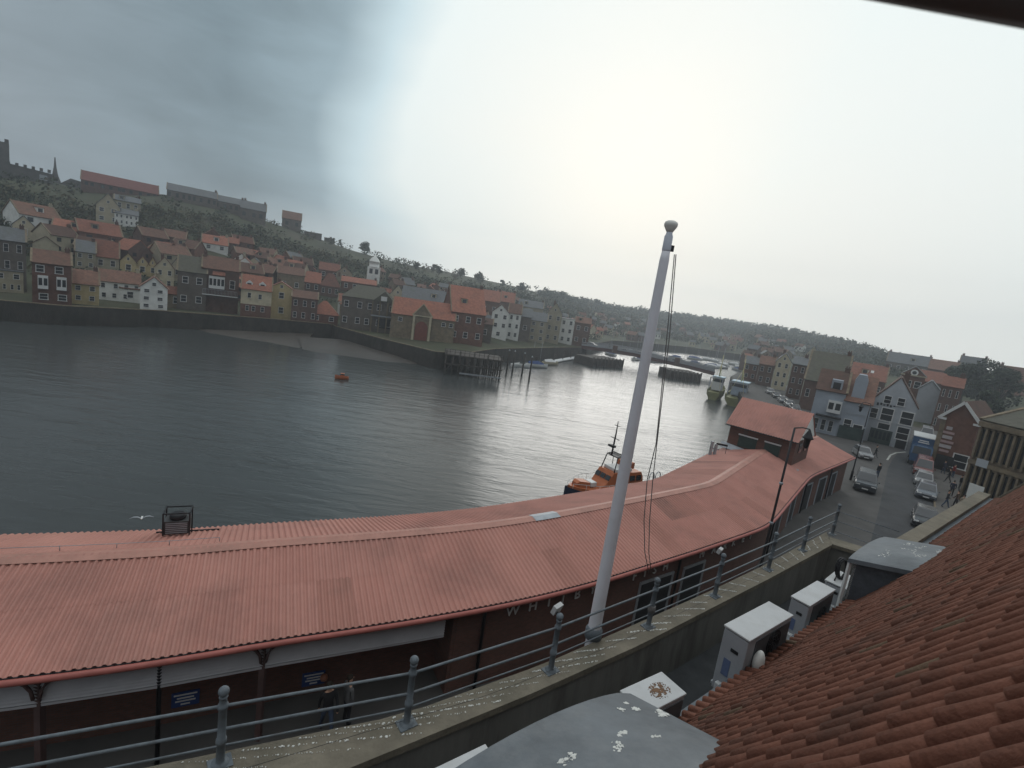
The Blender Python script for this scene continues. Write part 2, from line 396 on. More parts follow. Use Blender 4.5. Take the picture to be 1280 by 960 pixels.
# mud banks left by the tide
m_mud = mat('river_mud', (.055, .046, .037), .55, .25, .15, bump=.3, bscale=.6, c2=(.035, .03, .026), c2scale=.12, c2amt=.6, spec=.5)
def mud(name, lower, upper):
    b = MB(); n = len(lower); rows = []
    for k in range(7):
        t = k / 6; rows.append([])
        for (x0, y0), (x1, y1) in zip(lower, upper):
            A = atz(x0, y0, WATER); B = atz(x1, y1, WATER + .9); p = A.lerp(B, t)
            rows[-1].append((p.x, p.y, WATER - .06 + .95 * t ** .7))
    b.loft(rows, closed=False, caps=False, smooth=True); structure(name, b, m_mud)
mud('mud_bank', [(205, 403), (235, 409), (262, 417), (300, 424), (340, 430), (372, 436), (378, 434)], [(205, 397), (235, 397), (262, 396), (300, 396), (338, 398), (362, 408), (392, 416)])
mud('mud_bank', [(378, 437), (395, 441), (420, 444), (450, 448), (478, 452), (505, 454), (530, 456)], [(372, 420), (395, 422), (425, 424), (450, 430), (480, 438), (510, 444), (536, 451)])

# ------------------------------------------------------------------ near quay, street
ME = [atz(x, y, 3.6) for x, y in [(0, 845), (190, 822), (330, 797), (450, 781), (570, 762), (660, 745), (740, 725), (870, 685), (958, 655), (1010, 594), (1066, 571)]]
ME = [Vector((-30, 2.6, 3.6)), Vector((-19, 7.0, 3.6))] + ME
def resample(pts, step):
    L = [0]
    for a, c in zip(pts, pts[1:]): L.append(L[-1] + (c - a).length)
    n = int(L[-1] / step); out = []
    for i in range(n + 1):
        s = L[-1] * i / n; j = max(k for k in range(len(L)) if L[k] <= s + 1e-6); j = min(j, len(pts) - 2)
        out.append(pts[j].lerp(pts[j + 1], (s - L[j]) / (L[j + 1] - L[j])))
    return out, L[-1]
def smooth_line(P, it):
    P = [p.copy() for p in P]
    for _ in range(it):
        Q = [p.copy() for p in P]
        for i in range(1, len(P) - 1): P[i] = (Q[i - 1] + Q[i] * 2 + Q[i + 1]) / 4
    return P
EV, EL = resample(ME, .5); EV = smooth_line(EV, 12)
def normals(P):
    out = []
    for i in range(len(P)):
        d = P[min(i + 3, len(P) - 1)] - P[max(i - 3, 0)]; d.z = 0; d.normalize(); out.append(Vector((-d.y, d.x, 0)))
    return smooth_line(out, 10)
EN = normals(EV)
m_sett = brick_mat('brick_paving', (.20, .155, .13), (.15, .125, .112), (.09, .085, .08), .5)
m_asph = mat('asphalt', (.042, .043, .046), .8, .3, .6, bump=.3, bscale=8, c2=(.06, .058, .055), c2scale=.25, c2amt=.6)
m_pave = mat('pavement_slabs', (.10, .093, .085), .85, .25, .7, c2=(.06, .055, .05), c2scale=.4, c2amt=.5)
b = MB()
edge = [(p + n * 10.2) for p, n in list(zip(EV, EN))[::8]]
edge = [Vector((p.x, p.y, 0)) for p in edge]
pts = edge + [Vector(q + (0,)) for q in ((47, 82), (52, 110), (62, 138), (70, 160), (80, 178), (96, 205))]
A = [p for p in pts]
# land sheet: fan strip from quay edge to the right-hand side of the town
B = [Vector((p.x + 40 + i * 1.2, p.y - 80 + i * 1.5, 0)) for i, p in enumerate(A)]
B = [Vector((max(p.x, -60) + 330 * (i / len(A)), -60 + 150 * (i / len(A)) ** 2, 0)) for i, p in enumerate(A)]
for (a, a2), (c, c2) in zip(zip(A, A[1:]), zip(B, B[1:])): b.face([a, a2, c2, c])
b.face([A[-1], (420, 300, 0), (420, -60, 0), B[-1]])
structure('ground', b, m_sett)
b = MB(); rg = []
for p in A:
    rg.append(p)
L = [p + Vector((0, 0, -.01)) for p in A]
nn = normals(L)
b.loft([[p, p + n * .5, p + n * .5 + Vector((0, 0, -6.5)), p + Vector((0, 0, -6.5))] for p, n in zip(L, nn)])
tag(b.build('quay_wall', m_qw), 'near quay wall behind the long red roofed shed, edging the right bank', 'wall')
# carriageway
road_l = [atz(x, y, 0) for x, y in [(1060, 760), (1085, 690), (1098, 640), (1106, 604), (1110, 585), (1116, 574), (1126, 562), (1134, 550)]]
road_r = [atz(x, y, 0) for x, y in [(1170, 760), (1168, 690), (1170, 645), (1168, 610), (1164, 585), (1160, 570), (1157, 558), (1152, 546)]]
b = MB()
for i in range(len(road_l) - 1):
    a, a2, c2, c = [Vector((p.x, p.y, .004)) for p in (road_l[i], road_l[i + 1], road_r[i + 1], road_r[i])]
    b.face([a, a2, c2, c])
structure('road', b, m_asph)
lane = [atz(x, y, 0) for x, y in [(1168, 590), (1166, 570), (1162, 552), (1158, 535), (1150, 524)]]
b = MB()
kerb = [road_r[0], road_r[1], road_r[2], road_r[3], road_r[4]] + lane[1:]
for i in range(len(kerb) - 1):
    a, c = kerb[i], kerb[i + 1]; d = (c - a); d.z = 0; n = Vector((d.y, -d.x, 0)).normalized()
    a = Vector((a.x, a.y, 0)); c = Vector((c.x, c.y, 0)); u = Vector((0, 0, .13))
    b.face([a + u, c + u, c + n * 14 + u, a + n * 14 + u]); b.face([a, c, c + u, a + u])
structure('pavement', b, m_pave)
b = MB()
for i in range(len(kerb) - 1):
    a, c = kerb[i], kerb[i + 1]; d = (c - a); d.z = 0; n = Vector((-d.y, d.x, 0)).normalized() * .075
    b.bar(Vector((a.x, a.y, .075)) + n, Vector((c.x, c.y, .075)) + n, .15, .15)
structure('kerb', b, M['stone'])
b = MB()
ln = [atz(x, y, 0) for x, y in [(1132, 565), (1120, 566), (1113, 569), (1109, 575)]]
for a, c in zip(ln, ln[1:]):
    b.bar(Vector((a.x, a.y, .008)), Vector((c.x, c.y, .008)), .22, .006)
structure('road_marking', b, mat('worn_road_paint', (.42, .42, .38), .8, .3, 2))
# ------------------------------------------------------------------ fish market shed
Z = Vector((0, 0, 1))
m_sheet = mat('red_roof_sheet', (.425, .20, .158), .6, .10, .5, c2=(.22, .115, .095), c2scale=.22, c2amt=.6, spec=.25)
m_faded = mat('faded_roof_sheet', (.435, .21, .167), .62, .10, .5, c2=(.23, .122, .10), c2scale=.22, c2amt=.6, spec=.25)
m_dirty = mat('dirty_roof_sheet', (.39, .185, .145), .62, .14, .5, c2=(.17, .098, .08), c2scale=.25, c2amt=.75, spec=.22)
m_redp = mat('red_gutter_paint', (.33, .105, .085), .5, .15, 2)
m_mbrick = brick_mat('market_brick', (.17, .075, .055), (.12, .06, .045), (.10, .085, .075), 1)
m_louv = mat('grey_white_shutter', (.40, .40, .41), .5, .08, 1.5)
def sta(px, zoff=0.0):
    return min(range(len(EV)), key=lambda i: abs(proj(EV[i] + Vector((0, 0, zoff)))[0] - px) if EV[i].y > 3 else 9e9)
market = thing('market_shed', 'long curving shed with a red corrugated roof along the quay', 'market hall', EV[60])
def loc(p): return Vector(p) - EV[60]
MW, ZE, ZR, RF = 7.0, 3.6, 4.7, 3.5
def interp(P, s):
    i = min(int(s), len(P) - 2); return P[i].lerp(P[i + 1], s - i)
NI_ = len(EV) - 1; nfine = int(EL / .05); b = MB(); rowsN = []
rib = [0, .05, .05, 0]
for k in range(nfine + 1):
    s = (len(EV) - 1) * k / nfine; p = interp(EV, s); n = interp(EN, s); h = rib[k % 4]
    mid = loc(p + n * RF * .5 + Z * (h + (ZR - ZE) / 2)); ov = (n * .03 + Z * .03 * (ZR - ZE) / RF)
    rowsN.append([loc(p - n * .12 + Z * (h - .006)), mid + ov - Z * .006, mid - ov, loc(p + n * RF + Z * (h + ZR - ZE)), loc(p + n * (MW + .12) + Z * h)])
random.seed(17); mi_ = 0; dirty_from, dirty_to = sta(690) / NI_, sta(985) / NI_
VV = [[b.bm.verts.new(q) for q in r] for r in rowsN]
for k in range(nfine):
    if k % 22 == 0:
        u = k / nfine; mids = [random.choices((0, 1, 2), (5, 3, 3) if dirty_from < u < dirty_to else (7, 3, .4))[0] for _ in range(3)]
    for j, mm_i in ((0, 0), (2, 1), (3, 2)):
        f = b.bm.faces.new((VV[k][j], VV[k][j + 1], VV[k + 1][j + 1], VV[k + 1][j])); f.material_index = mids[mm_i]
b.build('roof', [m_sheet, m_faded, m_dirty], market)
def strip(i0, i1, off, z, wd, hh):
    b = MB(); rg = []
    for i in range(i0, i1 + 1):
        p = EV[i]; n = EN[i]; q = Vector((p.x, p.y, 0)) + n * off + Z * z
        rg.append([loc(q - n * wd / 2), loc(q + n * wd / 2), loc(q + n * wd / 2 + Z * hh), loc(q - n * wd / 2 + Z * hh)])
    b.loft(rg); return b
NI = len(EV) - 1
iw = sta(571)
b = MB(); rg = []
for i in range(0, NI + 1):
    n = EN[i]; q = Vector((EV[i].x, EV[i].y, ZR + .045)) + n * RF
    rg.append([loc(q - n * .28 - Z * .07), loc(q), loc(q + n * .28 - Z * .07)])
b.loft(rg, closed=False, caps=False); b.build('ridge_cap', mat('pale_ridge_sheet', (.40, .20, .155), .6, .15, 1.5, c2=(.25, .14, .11), c2scale=.8, c2amt=.6), market)
b = MB(); rg = []
for i in range(sta(722), sta(768)):
    n = EN[i]; q = Vector((EV[i].x, EV[i].y, ZR + .055)) + n * RF
    rg.append([loc(q - n * .30 - Z * .07), loc(q), loc(q + n * .30 - Z * .07)])
b.loft(rg, closed=False, caps=False); b.build('ridge_patch', M['greymetal'], market)
b = MB(); b.tube([loc(p - n * .20 - Z * .08) for p, n in zip(EV, EN)], .085, 8); b.build('gutter', m_redp, market)
strip(0, NI, .0, ZE - .26, .05, .22).build('fascia', m_redp, market)
b = MB(); b.loft([[loc(p - n * .145 + Z * z) for z in (-.035, .004)] + [loc(p - n * .115 + Z * z) for z in (.004, -.035)] for p, n in zip(EV, EN)]); b.build('sheet_closer', M['black'], market)
strip(0, NI, MW - .1, -.2, .25, 3.7).build('quayside_wall', m_mbrick, market)
strip(iw, NI, .45, -.05, .25, 3.5).build('street_wall', m_mbrick, market)
strip(0, iw, 1.75, -.05, .25, 3.6).build('bay_back_wall', m_mbrick, market)
strip(0, iw, 1.1, 3.42, 1.3, .06).build('bay_ceiling', M['black'], market)
q = EV[iw] + EN[iw] * .35; b = MB(); b.bar(loc(Vector((q.x, q.y, 1.7))), loc(Vector((q.x, q.y, 1.7)) + EN[iw] * 1.4), .25, 3.4); b.build('bay_end_wall', m_mbrick, market)
for i in (0, NI):
    p = EV[i]; n = EN[i]; b = MB(); b.prism([loc(Vector((p.x, p.y, -.1)) + n * .3), loc(p + n * .3 - Z * .1), loc(p + n * RF + Z * (ZR - ZE - .12)), loc(p + n * (MW - .1) - Z * .1), loc(Vector((p.x, p.y, -.1)) + n * (MW - .1))], (EV[1] - EV[0]).normalized() * (.2 if i == 0 else -.2))
    b.build('end_wall', m_mbrick, market)
# shutters under the eave, columns and downpipes
pil = [sta(-160), sta(32), sta(330)]
bounds = [(sta(-150), sta(30) - 0), (sta(36), sta(194)), (sta(199), sta(325)), (sta(335), sta(569))]
for i0, i1 in bounds:
    b = MB()
    for k in range(9):
        zz = 3.40 - k * .095
        for i in range(i0, i1):
            a = Vector((EV[i].x, EV[i].y, zz)) + EN[i] * (.22 + .0); c = Vector((EV[i + 1].x, EV[i + 1].y, zz)) + EN[i + 1] * .22
            dn = Vector((0, 0, -.062))
            b.face([loc(a), loc(c), loc(c + dn - EN[i + 1] * .06), loc(a + dn - EN[i] * .06)])
            b.face([loc(a + dn - EN[i] * .06), loc(c + dn - EN[i + 1] * .06), loc(c + dn * 1.02), loc(a + dn * 1.02)])
    for i in range(i0, i1):
        a = Vector((EV[i].x, EV[i].y, 2.5)) + EN[i] * .26; c = Vector((EV[i + 1].x, EV[i + 1].y, 2.5)) + EN[i + 1] * .26; b.face([loc(a), loc(c), loc(c + Z * .92), loc(a + Z * .92)])
        b.bm.faces.ensure_lookup_table(); b.bm.faces[-1].material_index = 1  # black backing sheet stands in for the shade between the slats
    sh = b.build('shutter', [m_louv, M['black']], market)
    b = MB()
    b.bar(loc(Vector((EV[i0].x, EV[i0].y, 2.5)) + EN[i0] * .2), loc(Vector((EV[i1].x, EV[i1].y, 2.5)) + EN[i1] * .2), .05, .07); b.build('bottom_rail', m_louv, sh)
for px in (32, 330):
    i = sta(px); p = Vector((EV[i].x, EV[i].y, 0)) + EN[i] * .25; t = (EV[i + 1] - EV[i]).normalized()
    b = MB(); b.bar(loc(p), loc(p + Z * 3.4), .16, .16)
    for sg in (-1, 1):
        arc = [p + Z * (2.75 + .6 * math.sin(a)) + t * sg * (.06 + .5 * (1 - math.cos(a))) for a in (0, .4, .8, 1.2, 1.5)]
        b.tube([loc(x - EN[i] * .16) for x in arc], .045, 6)
    b.build('column', m_mbrick if px < 0 else mat('brown_column', (.09, .055, .05), .7, .2, 2), market)
for px in (197, 608, 858, 978, 1016, 1046):
    i = sta(px); p = Vector((EV[i].x, EV[i].y, 0)) + EN[i] * .22
    b = MB(); b.tube([loc(p), loc(p + Z * 3.2), loc(p + Z * 3.45 - EN[i] * .3)], .06, 8); b.build('downpipe', M['black'], market)
for px, wd in ((838, 2.4), (884, 1.8), (985, 2.2), (1004, 2.2), (1021, 2), (1038, 2.2), (1052, 1.8)):
    i = sta(px); p = Vector((EV[i].x, EV[i].y, 1.15)) + EN[i] * .33; t = (EV[min(i + 1, NI)] - EV[i]).normalized()
    b = MB(); b.bar(loc(p - t * wd / 2), loc(p + t * wd / 2), .06, 2.3)
    d = b.build('loading_door', M['black'], market)
    b = MB()
    for s0 in (-1, 1): b.bar(loc(p + t * s0 * wd / 2 - Z * 1.15 - EN[i] * .02), loc(p + t * s0 * wd / 2 + Z * 1.2 - EN[i] * .02), .10, .10)
    b.bar(loc(p - t * (wd / 2 + .05) + Z * 1.22 - EN[i] * .02), loc(p + t * (wd / 2 + .05) + Z * 1.22 - EN[i] * .02), .10, .12); b.build('door_frame', M['greymetal'], d)
# lettering on the street wall
m_letter = mat('white_letter', (.62, .62, .60), .6, .1, 4)
def letter_mesh(ch, size, ext=.02):
    cu = bpy.data.curves.new('letter', 'FONT'); cu.body = ch; cu.size = size; cu.extrude = ext; cu.align_x = 'CENTER'; cu.resolution_u = 3
    o = bpy.data.objects.new('letter', cu); col.objects.link(o); bpy.context.view_layer.update()
    me = bpy.data.meshes.new_from_object(o.evaluated_get(bpy.context.evaluated_depsgraph_get())); me.name = 'letter'
    bpy.data.objects.remove(o); bpy.data.curves.remove(cu); return me
for ch, px in [('W', 641), ('H', 666), ('I', 686), ('T', 704), ('B', 722), ('Y', 741), ('F', 793), ('I', 806), ('S', 818), ('H', 832), ('M', 877), ('A', 892), ('R', 906), ('K', 917), ('E', 929), ('T', 938)]:
    i = min(range(NI), key=lambda i: abs(proj(Vector((EV[i].x, EV[i].y, 2.85)) + EN[i] * .3)[0] - px) if EV[i].y > 3 else 9e9)
    t = (EV[i + 1] - EV[i - 1]).normalized(); n = EN[i]
    # fine position between the stations
    best = min((k * .05 for k in range(-12, 13)), key=lambda k: abs(proj(Vector((EV[i].x, EV[i].y, 2.85)) + n * .3 + t * k)[0] - px))
    me = letter_mesh(ch, .56); me.materials.append(m_letter)
    o = link('letter', me, market)
    y = Z; zc = -n; x = y.cross(zc).normalized()
    o.matrix_local = Matrix.Translation(loc(Vector((EV[i].x, EV[i].y, 2.68)) + n * .29 + t * best)) @ Matrix((x, y, zc)).transposed().to_4x4()
# cable on short stanchions along the ridge, left half
b = MB(); i0, i1 = sta(-140), sta(300); pts = []
for i in range(i0, i1 + 1, 3):
    q = Vector((EV[i].x, EV[i].y, ZR + .05)) + EN[i] * (RF + .5) - Z * .14
    b.tube([loc(q), loc(q + Z * .16)], .012, 5); pts.append(loc(q + Z * .15))
b.tube(pts, .010, 5); b.build('ridge_cable', M['greymetal'], market)

# brick tower with its own red roof at the far end of the shed
ze = 6.2
TA = atz(911, 528, ze); TB = atz(1000, 552, ze); td = (TB - TA); TL = td.length; td.normalize(); tn = Vector((-td.y, td.x, 0)); HD = 2.4; zr = 8.35
P = lambda u, v, z: loc(Vector((TA.x, TA.y, z)) + td * u + tn * v)
b = MB()
for v0 in (.18, 2 * HD - .18 - .2):
    b.prism([P(.15, v0, 3.2), P(TL - .25, v0, 3.2), P(TL - .25, v0, ze + .1), P(.15, v0, ze + .1)], tn * .2)
tw = b.build('tower_wall', m_mbrick, market)
b = MB()
b.prism([P(.151, .38, 3.2), P(.151, 2 * HD - .38, 3.2), P(.151, 2 * HD - .38, ze + .1), P(.151, HD, zr - .12), P(.151, .38, ze + .1)], td * .2); b.build('tower_end_wall', m_mbrick, market)
b = MB()
b.prism([P(TL - .451, .38, 3.2), P(TL - .451, 2 * HD - .38, 3.2), P(TL - .451, 2 * HD - .38, ze), P(TL - .451, .38, ze)], td * .2); b.build('tower_end_wall', m_mbrick, market)
b = MB()
b.prism([P(TL - .3, -.02, ze + .005), P(TL - .3, 2 * HD + .02, ze + .005), P(TL - .3, HD, zr - .06)], td * .22); b.build('tower_gable', M['white'], market)
b = MB(); rg = []; nn_ = int(TL / .05)
for k in range(nn_ + 1):
    u = -.15 + (TL + .15) * k / nn_; h = rib[k % 4] * .7
    rg.append([P(u, -.22, ze - .12 + h), P(u, HD, zr + h), P(u, 2 * HD + .22, ze - .12 + h)])
b.loft(rg, closed=False, caps=False); b.build('tower_roof', m_sheet, market)
b = MB(); b.tube([P(-.15, -.24, ze - .16), P(TL, -.24, ze - .16)], .05, 6); b.build('tower_gutter', M['black'], market)
for u0, u1 in ((1.05, 2.55), (3.2, 4.4)):
    b = MB(); b.prism([P(u0, .13, 4.4), P(u1, .13, 4.4), P(u1, .13, 5.35), P(u0, .13, 5.35)], tn * .05); d = b.build('tower_door', M['darkgreen'], market)
    b = MB(); b.bar(P(u0 - .05, .11, 5.42), P(u1 + .05, .11, 5.42), .12, .1); b.build('lintel', M['pale_roof'], d)
for v0 in (1.2, 2.9):
    b = MB(); b.prism([P(TL - .25, v0, 5.0), P(TL - .25, v0 + .8, 5.0), P(TL - .25, v0 + .8, 5.8), P(TL - .25, v0, 5.8)], td * .06); b.build('tower_window', M['glass'], market)
b = MB(); b.prism([P(-.3, -.25, 3.95), P(TL + .4, -.25, 3.85), P(TL + .4, .17, 3.9), P(-.3, .17, 4.4)], Z * .02); b.build('tower_flashing', M['greymetal'], market)

# blue notices on the bay wall
m_blue = mat('blue_sign', (.03, .06, .18), .5, .15, 3)
for (px, py), lab in (((232, 873), 'wide blue notice fixed to the dark wall of the market bay, left of the two'), ((392, 848), 'small blue notice on the dark market wall beside the reddish lamp')):
    i = min(range(iw), key=lambda i: abs(proj(Vector((EV[i].x, EV[i].y, 1.9)) + EN[i] * 1.6)[0] - px) if EV[i].y > 3 else 9e9)
    q = on_plane(px, py, EV[i] + EN[i] * 1.6, EN[i]); t = (EV[i + 1] - EV[i]).normalized()
    s = thing('notice_sign', lab, 'sign', q)
    b = MB(); b.bar(-t * .36, t * .36, .03, .5); b.build('board', m_blue, s)
    b = MB()
    for zz, hw in ((.16, .3), (.05, .22), (-.05, .26), (-.16, .12)): b.bar(-t * hw - EN[i] * .02 + Z * zz, t * hw - EN[i] * .02 + Z * zz, .006, .05)
    b.build('text_lines', M['frame'], s)
i = min(range(iw), key=lambda i: abs(proj(Vector((EV[i].x, EV[i].y, 1.9)) + EN[i] * 1.5)[0] - 405) if EV[i].y > 3 else 9e9)
q = on_plane(405, 847, EV[i] + EN[i] * 1.5, EN[i])
s = thing('wall_lamp', 'small round reddish lamp on the market wall next to a blue notice', 'lamp', q)
b = MB(); b.sphere((0, 0, 0), .13, 10, 7); b.build('globe', mat('dull_orange_glass', (.30, .13, .08), .4, .1, 4), s)
b = MB(); b.tube([Vector((0, 0, 0)), EN[i] * .2], .04, 6); b.build('arm', M['black'], s)

# roof-top condenser, gull, davit, ladder rails
q = atz(222, 664, 4.05); i = min(range(NI), key=lambda i: (EV[i] - q).xy.length); t = (EV[i + 1] - EV[i]).normalized(); yaw = math.atan2(t.y, t.x)
s = thing('roof_condenser', 'dark metal condenser unit on a frame on the far slope of the red roof', 'condenser', (q.x, q.y, 3.9), yaw)
b = MB(); b.box((0, 0, .42), (.78, .55, .5), bevel=.02); b.build('casing', mat('dark_casing', (.06, .06, .06), .6, .3, 3), s)
b = MB()
for k in range(6): b.box((0, -.285, .24 + k * .07), (.66, .012, .03))
b.build('louvre', M['greymetal'], s)
b = MB(); b.tube_z([(.24, 0), (.26, .05), (.26, .16), (.18, .2)], Vector((0, 0, .67)), 14); b.build('fan_cowl', M['black'], s)
for sx in (-.4, .4):
    for sy in (-.3, .3):
        b = MB(); b.bar((sx, sy, -.35), (sx, sy, 1.0), .045, .045); b.build('leg', M['black'], s)
b = MB()
for sy in (-.3, .3): b.bar((-.4, sy, .98), (.4, sy, .98), .04, .04)
for sx in (-.4, .4): b.bar((sx, -.3, .98), (sx, .3, .98), .04, .04)
b.build('top_frame', M['black'], s)
for sy in (-.3, .3):
    b = MB(); b.bar((-.7, sy, .0), (1.3, sy, -.02), .05, .05); b.build('skid', M['black'], s)

m_gull = mat('gull_white', (.7, .7, .68), .7, .05, 8); m_gw = mat('gull_grey', (.32, .34, .36), .7, .08, 8)
g_ = thing('seagull', 'white seagull flying low over the edge of the red roof', 'seagull', aty(177, 648, 17.5), R_(-60)); g_.scale = (.45, .45, .45)
b = MB(); b.loft([[Vector((x, r * math.cos(a) , z + r * .9 * math.sin(a))) for a in [k * math.pi / 4 for k in range(8)]] for x, r, z in ((-.30, .012, .0), (-.22, .05, 0), (-.08, .085, 0), (.06, .08, .01), (.14, .05, .03), (.18, .046, .05), (.22, .04, .055), (.25, .012, .05))], smooth=True)
body = b.build('body', m_gull, g_)
for sg in (-1, 1):
    b = MB(); sec = [(.05, .0, .14, .03), (.28, .14, .15, .02), (.55, .16, .12, .012), (.85, .05, .03, .006)]
    b.loft([[Vector((cx * .3 - ch, sg * y, z0)) , Vector((cx * .3 + .0, sg * y, z0 + th)), Vector((cx * .3 + ch * .6, sg * y, z0)), Vector((cx * .3, sg * y, z0 - th * .5))] for y, z0, ch, th in sec for cx in (0,)], smooth=True)
    b.build('wing', m_gw, g_)
b = MB(); b.prism([(-.28, -.03, 0), (-.28, .03, 0), (-.42, .09, 0), (-.42, -.09, 0)], (0, 0, .012)); b.build('tail', m_gull, g_)
b = MB(); b.tube([(.245, 0, .05), (.31, 0, .035)], [.014, .004], 6); b.build('beak', mat('beak_yellow', (.6, .35, .05), .5, .1, 9), g_)

q = atz(893, 574, 3.4); 
s = thing('quay_davit', 'dark steel davit on the quay beside the brick tower', 'davit', (q.x, q.y, 0))
b = MB(); b.bar((-.45, 0, 0), (-.45, 0, 4.9), .2, .2); b.bar((-.1, 0, 0), (-.1, 0, 4.7), .2, .2); b.bar((-.55, 0, 4.3), (.2, 0, 4.3), .12, .12); b.build('post', M['greymetal'], s)
b = MB(); b.bar((-.1, 0, 4.75), (.75, -.2, 4.75), .12, .16); b.tube([(.7, -.19, 4.75), (.7, -.19, 3.6)], .02, 5); b.build('jib', M['black'], s)
q = atz(818, 597, 3.3)
s = thing('quay_ladder', 'pair of grey hooped ladder rails at the quay edge past the flagpole', 'ladder', (q.x, q.y, 0), R_(35))
for sx in (-.3, .35):
    b = MB(); b.tube([Vector((sx - .25, 0, 0))] + [Vector((sx - .25 * math.cos(a), 0, 3.35 + .35 * math.sin(a))) for a in [k * math.pi / 8 for k in range(9)]] + [Vector((sx + .25, 0, 0))], .035, 6); b.build('handrail', M['greymetal'], s)
# ------------------------------------------------------------------ our own building: roof, terrace, parapet
A0 = atz(870, 901, 8.5); EE = atz(1250, 626, 8.5) - A0; EE.normalize(); NN = Vector((EE.y, -EE.x, 0)); SL = 1.5
def RP(t, d, z=None): 
    p = A0 + EE * t + NN * d; p.z = 8.5 + SL * d if z is None else z; return p
posts = [atz(x, y, 8.0) for x, y in [(275, 955), (508, 905), (688, 838), (810, 783), (893, 745), (960, 712), (1003, 688), (1040, 668)]]
d0 = (posts[1] - posts[0]); posts = [posts[0] - d0 * 1.0] + posts
pd = normals(posts)           # towards the harbour
outer = [p + n * .17 for p, n in zip(posts, pd)]; outer = [outer[0] - d0 * 2.2] + outer
inn = [atz(x, y, 8.0) for x, y in [(437, 960), (662, 868), (800, 806), (880, 765), (960, 724), (1040, 681)]]
inn = [inn[0] - (inn[1] - inn[0]) * 1.6] + inn
ret = RP(11.6, -.75, 8.0); ret2 = RP(12.1, -.75, 8.0)
own = thing('tiled_building', 'red tiled building in the foreground with lead dormers and a roof terrace', 'building', (0, 0, 0))
m_cop = mat('weathered_coping', (.165, .145, .11), .9, .25, 1.6, bump=.35, bscale=14, c2=(.10, .095, .07), c2scale=1.1, c2amt=.7)
m_conc = mat('stained_concrete', (.15, .145, .13), .9, .25, 1.2, bump=.2, bscale=10, c2=(.07, .066, .055), c2scale=1.6, c2amt=.75, stretch=(1, 1, .18))
m_lead = mat('weathered_lead', (.115, .13, .142), .6, .3, 1.4, bump=.2, bscale=6, c2=(.19, .20, .205), c2scale=.9, c2amt=.6, metal=.1)
m_drop = mat('bird_lime', (.62, .62, .58), .85, .15, 9)
# building mass below the terrace
O2 = [Vector((p.x, p.y, 0)) for p in outer]
b = MB(); poly = O2 + [Vector((RP(11.9, -2.0).x, RP(11.9, -2.0).y, 0)), RP(12.1, -.8, 0), RP(24, -.8, 0), RP(24, 4, 0), RP(-9, 4, 0), RP(-9, -2.2, 0)]
b.prism(poly[:-1], (0, 0, 6.8)); b.build('lower_wall', m_mbrick, own)
# parapet upstand and coping
def ribbon(A, B, z0, z1):
    b = MB(); n = min(len(A), len(B))
    b.loft([[Vector((a.x, a.y, z0)), Vector((c.x, c.y, z0)), Vector((c.x, c.y, z1)), Vector((a.x, a.y, z1))] for a, c in zip(A, B)]); return b
def matched(A, B, k=40):
    a, _ = resample(A, .05); c, _ = resample(B, .05)
    return [a[int(i * (len(a) - 1) / k)] for i in range(k + 1)], [c[int(i * (len(c) - 1) / k)] for i in range(k + 1)]
oA, iA = matched(outer, inn)
oW = [o.lerp(i, .06) for o, i in zip(oA, iA)]; iW = [o.lerp(i, .93) for o, i in zip(oA, iA)]
par = ribbon(oW, iW, 6.7, 7.885).build('parapet_wall', m_conc, own)
cop = ribbon(oA, iA, 7.885, 8.0).build('parapet_coping', m_cop, own)
b = MB(); b.bar(iA[-1].lerp(oA[-1], .35) + Vector((0, 0, -.66)), ret.lerp(ret2, .5) + Vector((0, 0, -.66)), .5, 1.08); b.build('return_wall', m_conc, own)
b = MB(); b.bar(iA[-1].lerp(oA[-1], .35) + Vector((0, 0, -.055)), ret.lerp(ret2, .5) + Vector((0, 0, -.055)), .62, .11); b.build('return_coping', m_cop, own)
# joints of the coping, crusted white with bird lime
random.seed(3)
def flake(b, p, n, r, h):
    n = n.normalized(); t = n.orthogonal().normalized(); u = n.cross(t); k = random.randint(5, 8); a0 = random.random() * 6
    sx = random.uniform(.7, 1.6); ring = [p + (t * math.cos(a0 + 6.283 * i / k) * sx + u * math.sin(a0 + 6.283 * i / k)) * r * random.uniform(.55, 1.25) for i in range(k)]
    b.loft([ring, [p + (q - p) * .6 + n * h for q in ring]])
for k in range(3, 41):
    tt = k / 41.0; i = int(tt * 40); f = tt * 40 - i
    o = oA[i].lerp(oA[min(i + 1, 40)], f); q = iA[i].lerp(iA[min(i + 1, 40)], f); b = MB()
    lo = random.uniform(.04, .25); hi = random.uniform(.6, .97); n = 60; wgt = random.uniform(.6, 1.15); off = 0
    for j in range(n):
        if random.random() < .25: continue
        s = lo + (hi - lo) * j / n; off = off * .8 + random.gauss(0, .006); p = o.lerp(q, s) + Vector((off + random.gauss(0, .005), random.gauss(0, .005), .003))
        flake(b, p, Vector((0, 0, 1)), random.uniform(.006, .019) * wgt, .008)
    b.build('crusted_joint', m_drop, cop)
